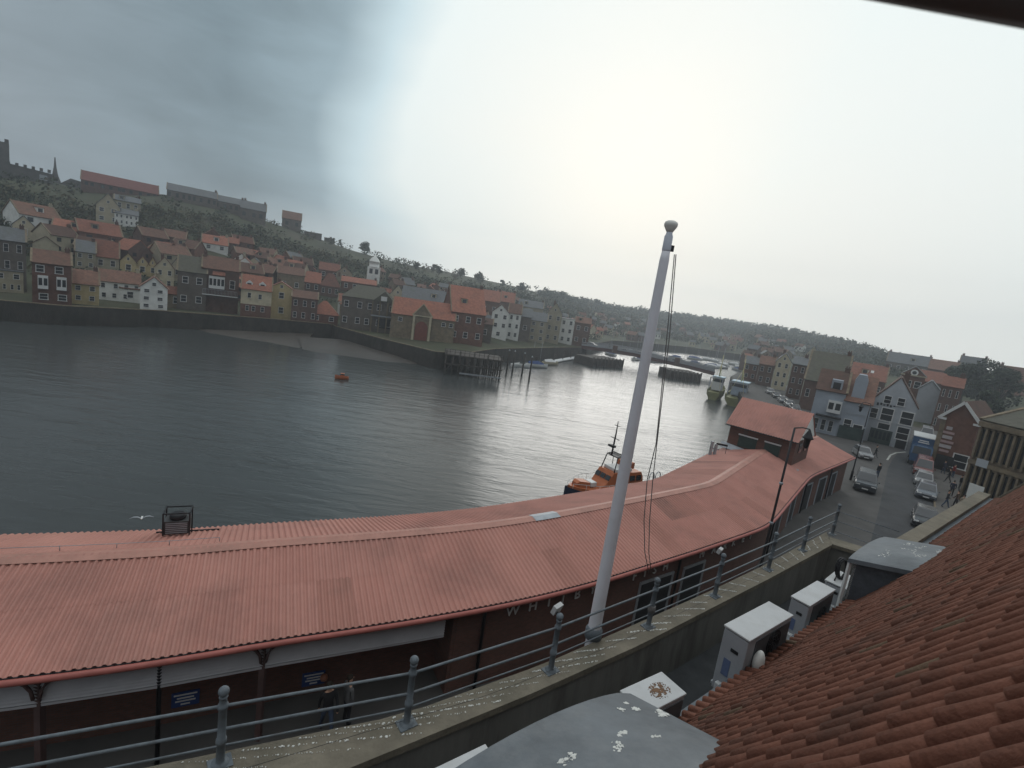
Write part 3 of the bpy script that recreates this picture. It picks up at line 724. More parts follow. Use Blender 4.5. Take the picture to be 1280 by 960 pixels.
# terrace floor is the top of the mass; a lead gutter along the roof foot
b = MB(); b.prism([Vector((p.x, p.y, 6.803)) for p in iW[4:]] + [RP(11.4, -1.6, 6.803), RP(11.4, 0, 6.803), RP(-7, 0, 6.803)], (0, 0, .02)); b.build('terrace_floor', mat('roofing_felt', (.045, .048, .05), .9, .3, 2), own)
b = MB(); b.prism([RP(-9, -.42, 8.1), RP(11.6, -.42, 8.1), RP(11.6, -.0, 8.1), RP(-9, -.0, 8.1)], (0, 0, .05)); b.build('eaves_gutter', m_lead, own)
b = MB(); b.bar(RP(-9, .05, 7.4), RP(24, .05, 7.4), .3, 1.4); b.build('attic_wall', m_conc, own)
b = MB(); b.prism([RP(12.1, -.72, 6.8), RP(24, -.72, 6.8), RP(24, -.72, 8.42), RP(12.1, -.72, 8.42)], NN * .3); b.build('eaves_parapet', m_conc, own)
b = MB(); b.prism([RP(11.9, -.80, 8.42), RP(24.1, -.80, 8.42), RP(24.1, -.80, 8.56), RP(11.9, -.80, 8.56)], NN * .42); b.build('eaves_coping', m_cop, own)
b = MB(); b.prism([RP(12.1, -.41, 8.36), RP(24, -.41, 8.36), RP(24, -.02, 8.44), RP(12.1, -.02, 8.44)], (0, 0, .03)); b.build('eaves_gutter', m_lead, own)
b = MB(); b.prism([RP(24.0, -.6, 6.8), RP(24.0, 3.5, 6.8), RP(24.0, 3.5), RP(24.0, 0.0)], EE * .3); b.build('gable_wall', m_conc, own)
b = MB(); b.bar(RP(24.15, -.4) + Vector((0, 0, .12)), RP(24.15, 3.5) + Vector((0, 0, .12)), .4, .14); b.build('gable_coping', m_cop, own)
# rolled clay tiles, each course lapping the one below
m_tile = mat('clay_roll_tile', (.185, .078, .052), .85, .22, 2.6, bump=.25, bscale=30, c2=(.085, .05, .038), c2scale=.9, c2amt=.7, spec=.15)
m_tile2 = mat('mossy_tile', (.12, .075, .045), .9, .3, 3, bump=.3, bscale=30)
b = MB(); PIT, CRS, TH = .188, .30, .022
t0, t1 = -8.0, 24.0; ncol = int((t1 - t0) / PIT)
prof = [(0, 0), (.30, .0), (.36, .008)] + [(.67 - .31 * math.cos(a), .006 + .046 * math.sin(a)) for a in [k * math.pi / 6 for k in range(1, 6)]] + [(.985, .012)]
sl = math.hypot(1, SL); up = (Vector((0, 0, 1)) * 1 - NN * SL) / sl
course = []                      # (d, z) of the lower and upper edge of every course
course.append(((-.20, 8.5 - .20 * .45), (.06, 8.5 + .06 * .9)))
dd_ = 0.0
while dd_ < 3.5:
    course.append(((dd_, 8.5 + SL * dd_), (dd_ + (CRS + .06) / sl, 8.5 + SL * (dd_ + (CRS + .06) / sl)))); dd_ += CRS / sl
dorm = []
def skip(t, d): return any(a < t < c and d < lim for a, c, lim in dorm)
for ci, ((d0_, z0), (d1_, z1)) in enumerate(course):
    dv = Vector((d1_ - d0_, z1 - z0, 0)); L_ = math.hypot(dv.x, dv.y); upc = (Vector((0, 0, 1)) * dv.x - NN * dv.y) / L_
    for c in range(ncol):
        if ci > 0 and c * PIT + t0 > 24: continue
        jt = random.gauss(0, .006); jz = random.gauss(0, .003); rz_ = random.gauss(0, .005)
        lowr, uppr, und = [], [], []
        b.mi = 1 if random.random() < .03 else 0
        for u, h in prof:
            t = t0 + (c + u) * PIT
            base = A0 + EE * t + NN * (d0_ + jt); base.z = z0
            lowr.append(base + upc * (h + TH + jz + rz_ * u)); und.append(base + upc * (h * .2 - .005))
            tp = A0 + EE * t + NN * d1_; tp.z = z1; uppr.append(tp + upc * (h + .004))
        VL = [b.bm.verts.new(p) for p in lowr]; VU = [b.bm.verts.new(p) for p in uppr]; VD = [b.bm.verts.new(p) for p in und]
        for k in range(len(prof) - 1):
            f = b.bm.faces.new((VL[k], VL[k + 1], VU[k + 1], VU[k])); f.smooth = True; f.material_index = b.mi
            f = b.bm.faces.new((VD[k], VD[k + 1], VL[k + 1], VL[k])); f.material_index = b.mi
b.mi = 0
troof = b.build('tiled_roof', [m_tile, m_tile2], own)
b = MB(); b.face([RP(-9, -.05) - Z * .05, RP(24, -.05) - Z * .05, RP(24, 3.55) - Z * .05, RP(-9, 3.55) - Z * .05]); b.build('roof_deck', M['timber'], own)
b = MB(); b.face([RP(-9, 3.55) - Z * .04, RP(24, 3.55) - Z * .04, RP(24, 7.5, 9.5), RP(-9, 7.5, 9.5)]); b.build('back_slope', m_tile, own)

# lead covered dormers
def lead_dormer(ta, tb, dF, zb, zt, rise, cheeks=True, slope=.22, drops=()):
    d = []
    n = 14; rings = []
    def top(t, dd): 
        u = (t - ta) / (tb - ta); return zt + rise * (1 - (2 * u - 1) ** 2) ** .8 + slope * (dd - dF)
    dm = (zt + rise - 8.5) / (SL - slope) + .35
    b = MB(); G = []
    for j in range(6):
        dd = dF - .08 + (dm - dF + .08) * j / 5; G.append([RP(ta + (tb - ta) * k / n, dd, top(ta + (tb - ta) * k / n, dd)) for k in range(n + 1)])
    Gd = [[p - Z * .09 for p in r] for r in G]
    b.loft(G, closed=False, caps=False, smooth=True); b.loft(Gd, closed=False, caps=False, smooth=True)
    b.loft([G[0], [p - Z * .10 for p in G[0]]], closed=False, caps=False)
    b.loft([[r[0] for r in G], [r[0] - Z * .10 for r in G]], closed=False, caps=False); b.loft([[r[-1] for r in G], [r[-1] - Z * .10 for r in G]], closed=False, caps=False)
    dr = thing_part = b.build('dormer_roof', m_lead, own)
    m_ck = mat('dormer_slate_cheek', (.055, .06, .068), .6, .3, 5, bump=.2)
    for t in (ta + .10, tb - .10):
        b = MB(); pts = [RP(t, dF + .02, zb), RP(t, dF + .02, top(t, dF) - .05)]
        pts += [RP(t, dm, top(t, dm) - .05), RP(t, dm, zb)]
        b.prism(pts, EE * .05); b.build('dormer_cheek', m_ck, own)
    b = MB(); m_ = 8
    pts = [RP(ta + .1, dF + .02, zb), RP(tb - .1, dF + .02, zb)] + [RP(tb - .1 - (tb - ta - .2) * k / m_, dF + .02, top(tb - .1 - (tb - ta - .2) * k / m_, dF) - .06) for k in range(m_ + 1)]
    b.prism(pts, NN * .05); b.build('dormer_front', M['frame'], own)
    return top, dr
# far dormer, sized from its near front corner
nd_ = NN
q = on_plane(1047, 783, RP(0, -.28), NN); ta, tb, zb, zt = 6.3, 8.95, min(q.z, 8.2), 9.46
top1, dr1 = lead_dormer(ta, tb, -.28, zb, zt, .13, slope=.27)
def splat(top, dr, spots, name='bird_lime_splash'):
    for (t, dd, rad, n) in spots:
        b = MB()
        x = y = 0.0
        for k in range(n):
            x = x * .93 + random.gauss(0, rad * .28); y = y * .93 + random.gauss(0, rad * .16)
            tt, d_ = t + x, dd + y; nrm = (RP(tt + .01, d_, top(tt + .01, d_)) - RP(tt, d_, top(tt, d_))).cross(RP(tt, d_ + .01, top(tt, d_ + .01)) - RP(tt, d_, top(tt, d_)))
            if nrm.z < 0: nrm = -nrm
            flake(b, RP(tt, d_, top(tt, d_) + .001), nrm, random.uniform(.004, .02) * random.uniform(.4, 1.0) ** .5, .004)
        b.build(name, m_drop, dr)
splat(top1, dr1, [(ta + (tb - ta) * u, v, .18, 34) for u, v in ((.3, .1), (.45, .35), (.6, .5), (.35, .6), (.7, .25), (.55, .8), (.5, 1.0))])
b = MB(); b.bar(RP(ta + .08, -.33, zb), RP(ta + .08, -.33, zt - .05), .06, .06); b.build('corner_trim', M['frame'], own)
b = MB(); b.prism([RP(ta - .7, -.5, zb + .12), RP(ta + .1, -.5, zb + .12), RP(ta + .1, -.0, zb + .25), RP(ta - .7, -.0, zb + .25)], Z * .03); b.build('lead_apron', mat('pale_lead', (.30, .32, .33), .6, .2, 3), own)
# near dormer roof at the bottom of the picture
qn = atz(796, 871, 10.2); tN = (qn - A0).dot(EE)
top2, dr2 = lead_dormer(tN - 3.2, tN, (qn - A0).dot(NN), 7.0, 10.2, .30, slope=.30)
splat(top2, dr2, [(tN - .16, .78, .07, 120), (tN - .10, .70, .04, 30), (tN - .40, .60, .05, 50), (tN - .55, .55, .05, 24), (tN - .36, .50, .03, 34), (tN - .80, .82, .07, 26), (tN - 1.05, .9, .07, 30), (tN - 1.45, .82, .09, 30), (tN - .65, 1.0, .06, 12)])
# dark bar added close to the lens, like its housing edge, top right corner
b = MB(); p0 = CP + ray(960, -38) * .42; p1 = CP + ray(1400, 44) * .42; u_ = (p1 - p0).cross(fwd).normalized(); 
if u_.z < 0: u_ = -u_
b.tube([p0 + u_ * .03, p1 + u_ * .03], .03, 12); b.bar(p0 + u_ * .12 - fwd * .06, p1 + u_ * .12 - fwd * .06, .15, .15); b.build('lens_edge_bar', mat('dark_bar_paint', (.10, .11, .11), .7, .2, 3), own)

# ------------------------------------------------------------------ railing on the coping
m_rail = mat('grey_rail_paint', (.12, .14, .155), .6, .25, 7, c2=(.08, .075, .07), c2scale=5, c2amt=.5)
rail = thing('terrace_railing', 'grey metal railing with ball topped posts along the parapet coping', 'railing', posts[4])
for p in posts:
    b = MB(); q = p - posts[4]
    b.tube_z([(.10, 0), (.10, .02), (.056, .03), (.048, .06), (.048, .30), (.06, .31), (.06, .36), (.048, .37), (.045, .78), (.06, .79), (.06, .83), (.045, .85), (.04, .92), (.05, .93), (.05, .945), (.038, .955)], q, 14)
    po = b.build('post', m_rail, rail)
    b = MB(); b.sphere(q + Z * 1.01, .062, 14, 10); b.build('ball_finial', m_rail, po)
    b = MB(); b.box(q + Z * .008, (.26, .2, .016), Matrix.Rotation(math.atan2(EE.y, EE.x), 3, 'Z'), .004); b.build('base_plate', m_rail, po)
R0 = [posts[0] - d0 * 1.5] + posts
for h, r, off in ((.81, .019, 0), (.49, .018, 0), (.16, .012, .10), (.10, .010, .15)):
    b = MB(); b.tube([q + Z * h + n * off - posts[4] for q, n in zip(R0, [pd[0]] + pd)], r, 8, smooth=True); b.build('rail', m_rail, rail)
lastp = posts[-1]; rp = ret2 + Z * 0
for h in (.81, .49, .14):
    b = MB(); b.tube([lastp + Z * h - posts[4], rp + Z * h - posts[4]], .012, 6); b.build('end_rail', m_rail, rail)
iwire = [o.lerp(q, .62) for o, q in zip(oA, iA)]
for fr_ in (.60,):
    b = MB(); b.tube([p + Z * .07 - posts[4] for p in [o.lerp(q, fr_) for o, q in zip(oA, iA)]], .0035, 5); b.build('bird_wire', M['black'], rail)

m_flood = mat('floodlight_body', (.45, .45, .44), .5, .1, 5)
for k, lab in ((3, 'pale square floodlight on the railing post nearest the flagpole foot'), (5, 'small pale floodlight on the railing post under the word MARKET')):
    p = posts[k]; s = thing('floodlight', lab, 'floodlight', p + Z * 1.0, math.atan2(EE.y, EE.x) + .2)
    sc_ = 1 if k == 3 else .8
    b = MB(); b.box((.07, .12, .06), (.2 * sc_, .08, .16 * sc_), Matrix.Rotation(.3, 3, 'X'), .01); b.build('body', m_flood, s)
    b = MB(); b.box((.07, .168, .045), (.16 * sc_, .01, .12 * sc_), Matrix.Rotation(.3, 3, 'X')); b.build('lens', M['glass'], s)
    b = MB(); b.bar((0, 0, -.1), (.05, .1, .02), .03, .03); b.build('bracket', M['black'], s)

# ------------------------------------------------------------------ flagpole
fb = atz(741, 796, 8.0); m_pole = mat('white_pole_paint', (.62, .62, .65), .45, .06, 1.2, c2=(.48, .47, .47), c2scale=.8, c2amt=.4)
pole = thing('flagpole', 'tall white wooden flagpole with a mushroom cap rising behind the railing', 'flagpole', (fb.x, fb.y, 0))
ztop = z_for_py(fb, 277)
b = MB(); b.tube_z([(.125, 6.4), (.122, 8.0), (.112, 10), (.095, 12.5), (.078, 15), (.064, ztop - .45)], Vector(), 20); b.build('shaft', m_pole, pole)
b = MB(); b.tube_z([(.13, 7.98), (.16, 8.0), (.16, 8.16), (.14, 8.2), (.125, 8.22)], Vector((0, 0, 0)), 20); b.build('foot_collar', m_rail, pole)
b = MB(); b.bar((0, 0, 7.5), (-pd[3].x * .5, -pd[3].y * .5, 7.5), .3, .2); b.build('wall_bracket', m_rail, pole)
b = MB(); b.tube_z([(.066, ztop - .48), (.072, ztop - .45), (.07, ztop - .24), (.052, ztop - .2), (.05, ztop - .17)], Vector(), 16); b.build('truck', mat('pole_truck', (.52, .55, .6), .5, .1, 3), pole)
b = MB(); b.tube_z([(.05, ztop - .17), (.075, ztop - .13), (.105, ztop - .08), (.112, ztop - .045), (.10, ztop - .01), (.06, ztop + .012), (.01, ztop + .018)], Vector(), 18); b.build('mushroom_cap', mat('cap_paint', (.66, .65, .60), .6, .15, 8), pole)
b = MB(); b.bar((.05, 0, ztop - .42), (.12, 0, ztop - .42), .03, .1); b.build('pulley', M['black'], pole)
Yp = fb.y
for pts in ([(843, 318), (832, 440), (820, 555), (809, 600), (805, 650), (806, 690), (811, 716)], [(845, 318), (837, 420), (825, 520), (816, 600), (812, 650), (811, 690), (814, 716)]):
    W_ = [aty(x, y, Yp + .02 + .0 * i) for i, (x, y) in enumerate(pts)]
    b = MB(); b.tube([p - Vector((fb.x, fb.y, 0)) for p in W_], .0085, 6); b.build('halyard', mat('grey_rope', (.14, .135, .13), .9, .2, 9), pole)
b = MB(); cl = posts[4] + Z * .35 - Vector((fb.x, fb.y, 0))
b.tube_z([(.063, -.02), (.075, 0), (.08, .05), (.075, .10), (.063, .12)], cl, 12); b.build('rope_coil', mat('grey_rope', (.14, .135, .13)), pole)

# ------------------------------------------------------------------ air-conditioning units
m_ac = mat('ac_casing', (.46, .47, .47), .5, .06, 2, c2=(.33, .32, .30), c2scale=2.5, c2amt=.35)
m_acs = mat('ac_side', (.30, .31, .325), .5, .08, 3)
m_stk = mat('blue_sticker', (.10, .13, .22), .5, .15, 6)
def ac_unit(label, base, yaw, L, D, H, leg, fan=True):
    """long axis x, terrace-roof side is -y"""
    s = thing('air_conditioner', label, 'air conditioner', base, yaw, None)
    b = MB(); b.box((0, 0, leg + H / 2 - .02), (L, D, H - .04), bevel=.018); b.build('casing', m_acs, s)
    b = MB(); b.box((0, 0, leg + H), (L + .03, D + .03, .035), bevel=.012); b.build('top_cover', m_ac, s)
    for nf, zf in enumerate(([.28, .73] if H > 1 else [.5])):
        b = MB(); cz = leg + H * zf; cx = L * .10; R = min(.24, H * .4)
        for rr in (.25, .5, .75, 1.0):
            b.tube([Vector((cx + R * rr * math.cos(a), -D / 2 - .022, cz + R * rr * math.sin(a))) for a in [k * math.pi / 9 for k in range(19)]], .006, 5, caps=False)
        for k in range(8): a = k * math.pi / 4; b.tube([(cx, -D / 2 - .022, cz), (cx + R * math.cos(a), -D / 2 - .022, cz + R * math.sin(a))], .005, 4)
        g = b.build('fan_grille', M['black'], s)
        b = MB(); b.tube([(cx, -D / 2 - .014, cz), (cx, -D / 2 - .0125, cz)], R, 20); b.build('fan_opening', M['black'], g)
    b = MB(); b.box((L * .07, -D / 2 - .004, leg + H * .5), (L * .8, .014, H * .84)); b.build('front_grille', mat('dark_grille', (.07, .075, .08), .6, .2, 4), s)
    b = MB()
    for k in range(9): b.box((L * .02, D / 2 + .006, leg + .12 + k * (H - .2) / 9), (L * .9, .012, .03))
    b.build('coil_guard', M['black'], s)
    b = MB(); b.box((-L / 2 - .004, -.03, leg + H * .72), (.012, D * .3, .06)); b.build('handle', M['black'], s)
    b = MB(); b.box((-L / 2 - .004, .05, leg + H * .42), (.010, D * .28, H * .26)); b.build('sticker', m_stk, s)
    b = MB(); b.box((-L / 2 - .05, 0, leg + .10), (.1, D * .6, .2), bevel=.02); b.build('valve_cover', m_ac, s)
    for sx in (-L * .4, L * .4):
        b = MB(); b.box((sx, 0, leg - .02), (.06, D + .16, .05))
        for sy in (-D / 2, D / 2): b.box((sx, sy, (leg - .05) / 2), (.045, .045, leg - .05))
        b.build('stand', M['greymetal'], s)
    return s
def ac_from(corners, ztop, H, leg_to, label):
    P = [atz(x, y, ztop) for x, y in corners]; c = sum(P, Vector()) / 4
    ax = ((P[1] - P[0]) + (P[2] - P[3])); L = ax.length / 2; yaw = math.atan2(ax.y, ax.x); D = ((P[3] - P[0]).length + (P[2] - P[1]).length) / 2
    return ac_unit(label, (c.x, c.y, leg_to), yaw, L - .03, D - .03, H, ztop - H - leg_to), P, yaw, L, D
acb, PB, yawB, LB, DB = ac_from([(903, 783), (960, 753), (993, 769), (939, 801)], 9.0, 1.2, 6.82, 'largest white air conditioner, its grey side panel facing the camera')
b = MB(); b.sphere((-LB * .28, -DB / 2 - .07, 1.72), (.13, .09, .22), 12, 9); b.build('round_cover', m_drop, acb)
ac_from([(987, 746), (1021, 728), (1045, 736), (1014, 758)], 8.75, .95, 6.82, 'mid sized white air conditioner with dark marks on its top, between two others')
ac3, P3, yaw3, L3, D3 = ac_from([(1030, 727), (1046, 714), (1072, 722), (1058, 735)], 8.45, .7, 6.82, 'smallest white air conditioner, farthest along the terrace, under a black hose')
c3 = sum(P3, Vector()) / 4
s = thing('hose_coil', 'coiled black hose leaning on the farthest air conditioner', 'hose', (c3.x, c3.y, 8.47), R_(20))
b = MB()
for k, (rr, ty) in enumerate(((.22, 0), (.235, .03), (.21, .06), (.225, .09))):
    b.tube([Vector((rr * .75 * math.cos(a), ty + .04 * math.sin(a), .24 + rr * 1.1 * math.sin(a))) for a in [j * math.pi / 12 for j in range(25)]], .02, 6, caps=False)
b.tube([(-.2, 0, .1), (-.3, -.05, .02), (-.32, -.1, -.4)], .02, 6); b.build('hose', M['black'], s)
# the unit with a rust stain tucked against the near dormer, and one more below it
s2, P2, yaw2, L2, D2 = ac_from([(772, 866), (823, 843), (862, 865), (808, 893)], 8.85, 1.0, 6.82, 'white air conditioner with a brown rust stain, half hidden by the near lead dormer')
m_rust = mat('rust_stain', (.17, .10, .06), .9, .35, 14)
b = MB()
for k in range(170):
    a = random.uniform(0, 6.28); r = random.random() ** .7
    x, y = L2 * .12 + r * L2 * .22 * math.cos(a), -.02 + r * D2 * .30 * math.sin(a); q = random.uniform(.005, .018) * (1.15 - r * .7)
    b.sphere((x, y, 8.85 - 6.82 + .019), (q * 1.6, q * 1.3, .003), 7, 4)
b.build('rust_stain', m_rust, s2)
ac_from([(530, 968), (603, 936), (624, 947), (556, 985)], 8.6, .9, 6.82, 'white air conditioner at the lower edge of the picture, only its top corner showing')
# ------------------------------------------------------------------ houses
random.seed(11)
def window_pair(parent, x, z, w, h, yf, name='window', fr=M['frame'], depth=.05, bars=True):
    b = MB(); t = max(.05, w * .08)
    b.box((x, yf - depth / 2, z + h / 2 - t / 2), (w, depth, t)); b.box((x, yf - depth / 2 - .02, z - h / 2 + t / 2), (w + .1, depth + .08, t))
    for s in (-1, 1): b.box((x + s * (w / 2 - t / 2), yf - depth / 2, z), (t, depth, h - 2 * t))
    if bars: b.box((x, yf - depth * .4, z), (w - 2 * t, depth * .6, t * .6))
    wn_ = b.build(name, fr, parent)
    b = MB(); b.box((x, yf - .012, z), (w - 2 * t, .02, h - 2 * t)); b.build('pane', M['glass'], wn_)
    return wn_
def chimney(parent, x, y, z0, z1, m, w=.75, d=.55):
    b = MB(); b.box((x, y, (z0 + z1) / 2), (w, d, z1 - z0)); b.box((x, y, z1 - .08), (w + .12, d + .12, .16))
    for k in (-1, 1): b.tube_z([(.1, z1), (.12, z1 + .02), (.09, z1 + .35)], Vector((x + k * w * .25, y, 0)), 8)
    return b.build('chimney', m, parent)
def house(P, yaw, W, D, he, hr, kind, wall, roof, label, cat='house', name='house', group=None, rows=2, cols=2, chim=1, small=False, wcols=None, ws=.42, wh=.5, base=3.0, overhang=.25, hip=0, zlow=.25):
    """front wall on local y=0 facing -y, ridge along x ('side') or along y ('gable')"""
    s = thing(name, label, cat, P, yaw, group)
    b = MB(); h = W / 2
    if kind == 'gable':
        b.prism([(-h, 0, -base), (h, 0, -base), (h, 0, he), (0, 0, hr), (-h, 0, he)], (0, D, 0))
    elif kind == 'flat':
        b.prism([(-h, 0, -base), (h, 0, -base), (h, 0, he), (-h, 0, he)], (0, D, 0))
    elif kind == 'hip':
        b.prism([(-h, 0, -base), (h, 0, -base), (h, 0, he), (-h, 0, he)], (0, D, 0))
    else:
        b.prism([(-h, 0, -base), (-h, 0, he), (-h, D / 2, hr), (-h, D, he), (-h, D, -base)], (W, 0, 0))
    wl_ = b.build('wall', wall, s)
    b = MB(); o = overhang; th = .14
    def slab(a, b_, c, d):
        v = [Vector(p) for p in (a, b_, c, d)]; n = (v[1] - v[0]).cross(v[3] - v[0]).normalized()
        if n.z < 0: n = -n
        b.prism([p + n * .02 for p in v], n * th)
    if kind == 'gable':
        k = (hr - he) / h
        slab((-h - o, -o * .6, he - k * o), (0, -o * .6, hr), (0, D + o * .6, hr), (-h - o, D + o * .6, he - k * o))
        slab((h + o, -o * .6, he - k * o), (0, -o * .6, hr), (0, D + o * .6, hr), (h + o, D + o * .6, he - k * o))
    elif kind == 'flat':
        b.box((0, D / 2, he + .12), (W + .2, D + .2, .2))
    elif kind == 'hip':
        hx = h * hip
        A_ = [(-h - o, -o, he), (h + o, -o, he), (h + o, D + o, he), (-h - o, D + o, he)]; T1, T2 = (-hx, D / 2, hr), (hx, D / 2, hr)
        up_ = lambda p: Vector(p)
        vs_ = [b.bm.verts.new(p) for p in A_ + [T1, T2]]
        for f in ((0, 1, 5, 4), (1, 2, 5), (2, 3, 4, 5), (3, 0, 4), (3, 2, 1, 0)): b.bm.faces.new([vs_[i] for i in f])
    else:
        k = (hr - he) / (D / 2)
        slab((-h - o * .6, -o, he - k * o), (h + o * .6, -o, he - k * o), (h + o * .6, D / 2, hr), (-h - o * .6, D / 2, hr))
        slab((-h - o * .6, D + o, he - k * o), (h + o * .6, D + o, he - k * o), (h + o * .6, D / 2, hr), (-h - o * .6, D / 2, hr))
    rf = b.build('roof', roof, s)
    cw = M['darkbrick'] if wall is not M['white'] else M['cream']
    for c in range(chim):
        if kind == 'gable': chimney(rf, random.choice((-1, 1)) * .12 * W, D * (.35 if c else .8), hr - 1.2, hr + .7, cw)
        else: chimney(rf, (h - .55) * (1 if c == 0 else -1), D / 2, hr - .6, hr + .8, cw)
    if kind == 'side' and W > 4:
        k = (hr - he) / (D / 2)
        for sg in (-1, 1):
            if random.random() < .75:
                b = MB(); x = sg * (h + o * .3)
                b.bar((x, -o, he - k * o + .2), (x, D / 2, hr + .2), .34, .16); b.bar((x, D + o, he - k * o + .2), (x, D / 2, hr + .2), .34, .16); b.build('verge_coping', M['stone'], rf)
        if chim and random.random() < .45 and W > 6 and not cat == 'pub':
            x = random.uniform(-.25, .2) * W; dw = min(1.6, W * .2); y0 = D * .16; zb_ = he + k * y0 - .1; zt_ = min(hr - .25, zb_ + 1.5)
            b = MB(); b.prism([(x - dw / 2, y0, zb_), (x + dw / 2, y0, zb_), (x + dw / 2, y0, zt_), (x - dw / 2, y0, zt_)], (0, D * .28, 0)); dmr = b.build('dormer', M['cream'] if wall is not M['white'] else w_, rf)
            b = MB(); b.box((x, y0 - .01, (zb_ + zt_) / 2 + .05), (dw * .66, .05, (zt_ - zb_) * .62)); b.build('dormer_window', M['glass'], dmr) if False else b.build('pane', M['glass'], rf)
            b = MB(); b.prism([(x - dw / 2 - .15, y0 - .2, zt_), (x + dw / 2 + .15, y0 - .2, zt_), (x + dw / 2 + .15, y0 + D * .3, zt_ + .25), (x - dw / 2 - .15, y0 + D * .3, zt_ + .25)], (0, 0, .1)); b.build('dormer_roof', roof, rf)
    for r in range(rows):
        fh = (he - zlow) / max(1, rows); z = zlow + fh * (r + .55)
        n = wcols[r] if wcols else cols
        for c in range(n):
            x = (c + .5) / n * W - h + random.uniform(-.03, .03) * W
            ww = min(1.3, W / n * ws); hh = min(1.7, fh * wh)
            if small:
                b = MB(); b.box((x, -.02, z), (ww, .06, hh)); b.build('window', M['glass'], s)
            else: window_pair(s, x, z, ww, hh, 0)
    if kind == 'gable' and not small and hr - he > 1.6 and rows:
        window_pair(s, 0, he + (hr - he) * .35, min(.8, W * .16), .8, 0)
    return s
HOUSES = []
def PH(xl, xr, yb, ye, yr, kind, wall, roof, label, D=7, yaw=0, lo=60, P=None, **kw):
    """build a house where the photo shows it: picture columns of its sides, rows of base, eave and ridge"""
    xm = (xl + xr) / 2
    if P is None: P = hit(xm, yb, lo)
    f = Vector((-P.x, -P.y, 0)).normalized(); rt = Vector((-f.y, f.x, 0)); sl = .146
    yw = yb if 'yw' not in kw else kw.pop('yw')
    a = on_plane(xl, yw - sl * (xm - xl), P, f); c = on_plane(xr, yw + sl * (xr - xm), P, f)
    W = abs((c - a).dot(rt)) / math.cos(yaw)
    he = z_for_py(P, ye) - P.z
    Pr = P if kind == 'gable' or kind == 'flat' else P - f * (D / 2)
    hr = z_for_py(Vector((Pr.x, Pr.y, P.z)), yr) - P.z if kind != 'flat' else he
    hr = max(hr, he + .6)
    if kind in ('side', 'hip'): hr = min(hr, he + D * .62)
    yw_ = math.atan2(rt.y, rt.x) 
    if rt.dot(rgt) < 0: yw_ += math.pi
    s = house(P, yw_ + yaw, W, D, he, hr, kind, wall, roof, label, **kw); HOUSES.append((P, W)); return s
c_, y_, w_, bk, db, st, ds, bw = (M[k] for k in ('cream', 'yellow', 'white', 'brick', 'darkbrick', 'stone', 'darkstone', 'bluewhite'))
rt_, br_, sl_, ms_ = (M[k] for k in ('red_tile', 'brown_tile', 'slate', 'moss_slate'))
# --- waterfront row, left to right
h1 = PH(-14, 34, 364, 300, 284, 'side', ds, sl_, 'tall dark stone house with slate roof at the left edge of the far quay', rows=3, cols=3, chim=2)
PH(-10, 30, 367, 339, 336, 'flat', c_, sl_, 'low cream building with a row of small windows at the far left quay', D=3, rows=2, wcols=(4, 2), chim=0, P=None, yaw=0)
hb = PH(41, 90, 381, 330, 314, 'side', bk, br_, 'large red brick house with four white bay windows on the far quay', rows=0, chim=1, D=8)
def bays(s, spec, W, H_):
    """spec: u (0..1), z0 (0..1), z1, width fraction -> projecting white bay with panes"""
    for u, z0, z1, wf in spec:
        x = (u - .5) * W; w2 = wf * W; zz0, zz1 = z0 * H_, z1 * H_
        b = MB(); b.box((x, -.3, (zz0 + zz1) / 2), (w2, .6, zz1 - zz0)); bay = b.build('bay_window', M['frame'], s)
        n = max(2, round(w2 / .8))
        b = MB()
        for k in range(n):
            b.box((x - w2 / 2 + w2 * (k + .5) / n, -.606, (zz0 + zz1) / 2 + .1), (w2 / n * .72, .02, (zz1 - zz0) * .55))
        b.build('pane', M['glass'], bay)
def dims(s):
    ob = [o for o in s.children if o.name.startswith('wall')][0]; xs = [v.co.x for v in ob.data.vertices]; zs = [v.co.z for v in ob.data.vertices if v.co.y < .01]
    return max(xs) - min(xs), max(zs)
Wb, Hb = dims(hb)
bays(hb, [(.27, .38, .70, .26), (.74, .38, .70, .26)], Wb, Hb)
for u in (.2, .68):
    window_pair(hb, (u - .5) * Wb, Hb * .86, Wb * .22, Hb * .18, 0); window_pair(hb, (u - .42) * Wb, Hb * .19, Wb * .24, Hb * .16, 0)
PH(90, 124, 381, 355, 338, 'side', y_, br_, 'yellow quayside house between the brick house with white bays and the white terrace', rows=2, cols=2, D=7)
PH(123, 176, 378, 353, 339, 'side', w_, br_, 'long low white house beside the yellow quayside house', rows=2, cols=4, D=7, chim=1)
PH(150, 176, 379, 361, 357, 'side', w_, rt_, 'small white lean-to with a sloping red roof in front of the white terrace', rows=1, cols=1, D=3, chim=0)
PH(175, 209, 389, 360, 347, 'gable', w_, br_, 'bright white gabled house standing on the far quay edge', rows=3, wcols=(2, 2, 2), D=8, chim=1)
PH(209, 232, 386, 368, 359, 'side', st, rt_, 'low stone shed with a bright red roof beside the white gabled house', rows=1, cols=1, D=5, chim=0)
PH(221, 257, 388, 340, 321, 'side', ds, ms_, 'dark stone warehouse with a grey green slate roof left of the balcony house', rows=2, cols=2, D=9, chim=1)
hbal = PH(251, 297, 391, 337, 322, 'side', db, br_, 'dark brick house with a white bay and a long balcony over the slipway', rows=0, D=8, chim=2)
Wb, Hb = dims(hbal); bays(hbal, [(.4, .55, .83, .42)], Wb, Hb)
window_pair(hbal, .32 * Wb, Hb * .68, Wb * .15, Hb * .2, 0)
b = MB(); b.box((.02 * Wb, -.8, Hb * .40), (Wb * .96, 1.6, .25)); bal = b.build('balcony', M['black'], hbal)
b = MB(); 
